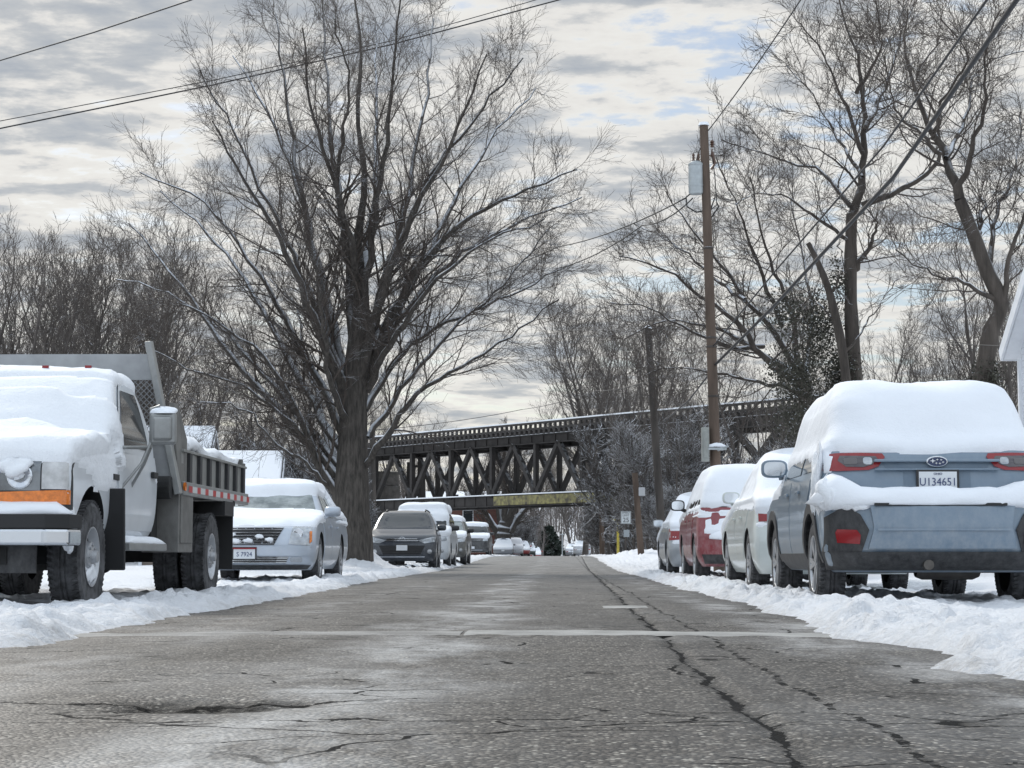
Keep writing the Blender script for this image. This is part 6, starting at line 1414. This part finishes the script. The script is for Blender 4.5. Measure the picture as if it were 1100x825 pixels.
# dump bed: y from -.12 to -3.5, deck at .95
bed = link('dump_bed', None, trk); bed.empty_display_size = .2
mb = MB(); mb.box((0, -1.8, 1.0), (2.06, 3.4, .10)); mb.box((0, -1.8, .90), (.9, 3.3, .12)); mb.build('bed_floor', M_alu2, bed)
for s_ in (-1, 1):
    mb = MB(); mb.box((s_*1.055, -1.86, 1.17), (.035, 3.30, .28)); mb.box((s_*1.065, -1.86, 1.32), (.06, 3.30, .025))
    sd_o = mb.build('bed_side', material('bed_panel', (.25, .25, .235), .55, metal=.3, var=.15, dirt=.3), bed, bevel=.004)
    for k in range(7):
        mb = MB(); mb.box((s_*1.088, -.50-k*.47, 1.17), (.03, .10, .27)); mb.build('side_rib', M_trimb, sd_o)
    mb = MB(); mb.box((s_*1.09, -1.82, .985), (.05, 3.38, .12)); mb.build('deck_rail', M_alu, bed, bevel=.006)
    mb = MB(); yy_ = -.34
    for k in range(17):
        ln_ = .16 if k % 2 == 0 else .22; v0 = len(mb.v); mb.add([(s_*1.118, yy_, .957), (s_*1.118, yy_-ln_, .957), (s_*1.118, yy_-ln_, 1.013), (s_*1.118, yy_, 1.013)], [(0, 1, 2, 3)], k % 2); yy_ -= ln_
    mb.build('reflective_tape', [material('red_tape', (.50, .03, .03), .35), material('white_tape', (.62, .63, .62), .35)], bed)
    mb = MB(); mb.add([(s_*1.09, -.02, .93), (s_*1.09, -.36, .93), (s_*1.09, -.36, 1.42), (s_*1.04, -.20, 1.72), (s_*1.04, -.02, 1.72)] + [(s_*1.05, -.02, .93), (s_*1.05, -.36, .93), (s_*1.05, -.36, 1.42), (s_*1.0, -.20, 1.72), (s_*1.0, -.02, 1.72)],
        [(0, 1, 2, 3, 4), (9, 8, 7, 6, 5), (0, 5, 6, 1), (1, 6, 7, 2), (2, 7, 8, 3), (3, 8, 9, 4), (4, 9, 5, 0)]); mb.build('wing_plate', M_alu2, bed)
    mb = MB(); mb.beam((s_*1.10, .03, .93), (s_*.84, .12, 2.24), .055, .12, up=(0, 1, 0)); mb.build('corner_post', M_alu, bed, bevel=.006)
    mb = MB(); mb.box((s_*.93, -.36, .70), (.32, .62, .54)); mb.box((s_*1.095, -.36, .72), (.012, .52, .42)); mb.build('tool_box', M_alu2, trk, bevel=.01)
    mb = MB(); mb.box((s_*.86, -2.62, .60), (.50, .02, .66)); mb.box((s_*.86, -2.6, .92), (.54, .05, .05)); mb.box((s_*1.0, -2.3, .86), (.26, .5, .14)); mb.build('mud_flap', M_black, trk)
    mb = MB(); mb.lathe([(.0, .02), (.035, .018), (.04, 0)], (s_*1.13, -.14, 1.0), 'X', 12); mb.build('side_marker', M_amber, bed)
    mb = MB(); mb.box((s_*1.06, -3.40, 1.14), (.06, .08, .44)); mb.lathe([(0, .03), (.05, .02), (.055, 0)], (s_*1.10, -3.45, .98), 'X', 12); mb.build('tail_post', M_alu2, bed)
mb = MB(); mb.box((0, -3.50, 1.20), (2.1, .05, .42)); mb.build('tailgate', M_alu2, bed)
mb = MB(); mb.add([(-.875, .09, 1.91), (.875, .09, 1.91), (.84, .115, 2.13), (-.84, .115, 2.13), (-.875, .12, 1.91), (.875, .12, 1.91), (.84, .145, 2.13), (-.84, .145, 2.13)], [(0, 1, 2, 3), (7, 6, 5, 4), (0, 4, 5, 1), (3, 2, 6, 7), (0, 3, 7, 4), (1, 5, 6, 2)]); mb.box((0, .04, 1.15), (2.1, .04, .44)); mb.box((0, .07, 1.40), (2.0, .06, .06)); mb.build('headboard', material('headboard_grey', (.34, .35, .36), .5, metal=.3, var=.12), bed)
mb = MB(); z0, z1 = 1.36, 1.93; k = -1.6
while k < 1.6:
    for sl in (.55, -.55):
        a = Vector((k-sl*.0, .085, z0)); b = Vector((k+(z1-z0)*sl*1.8, .105, z1))
        def clipx(p, q, lim=.93):
            t0, t1 = 0.0, 1.0; dx = q.x-p.x
            for bound, sgn_ in ((-lim, 1), (lim, -1)):
                num = (bound-p.x)*sgn_; den = dx*sgn_
                t = num/den if abs(den) > 1e-9 else 0
                if den > 0: t0 = max(t0, t)
                elif den < 0: t1 = min(t1, t)
            return (p.lerp(q, t0), p.lerp(q, t1)) if t0 < t1 else None
        r_ = clipx(a, b)
        if r_: mb.beam(r_[0], r_[1], .007, .007)
    k += .05
mb.build('expanded_mesh', material('mesh_steel', (.20, .205, .21), .5, metal=.4), bed)
# snow heap in the bed
sx = np.linspace(-1.02, 1.02, 30); sy = np.linspace(-3.46, -.1, 46); X, Y = np.meshgrid(sx, sy); Z = 1.42+.11*np.clip(fbm(X*1.8, Y*1.6, 4, 90)+.4, -.3, 1)*np.clip((1.02-np.abs(X))/.05, .3, 1)+.03*fbm(X*7, Y*7, 3, 91)-.03*(np.abs(X) > 1.0)
I = np.arange(30*46).reshape(46, 30); F = np.stack([I[:-1, :-1].ravel(), I[:-1, 1:].ravel(), I[1:, 1:].ravel(), I[1:, :-1].ravel()], 1)
o = link('snow_load', mesh_from('snow_load', np.stack([X.ravel(), Y.ravel(), Z.ravel()], 1), F, M_snow_rough, True), bed); solidify(o, .12)
for x_ in (-.86, .86):
    mb = MB(); mb.blob((x_, .42, 1.05), (.10, .14, .08), seed=14, amp=.3); mb.build('snow_clump', M_snow_rough, trk, smooth=True)
# no haze: the air in the photograph is clear
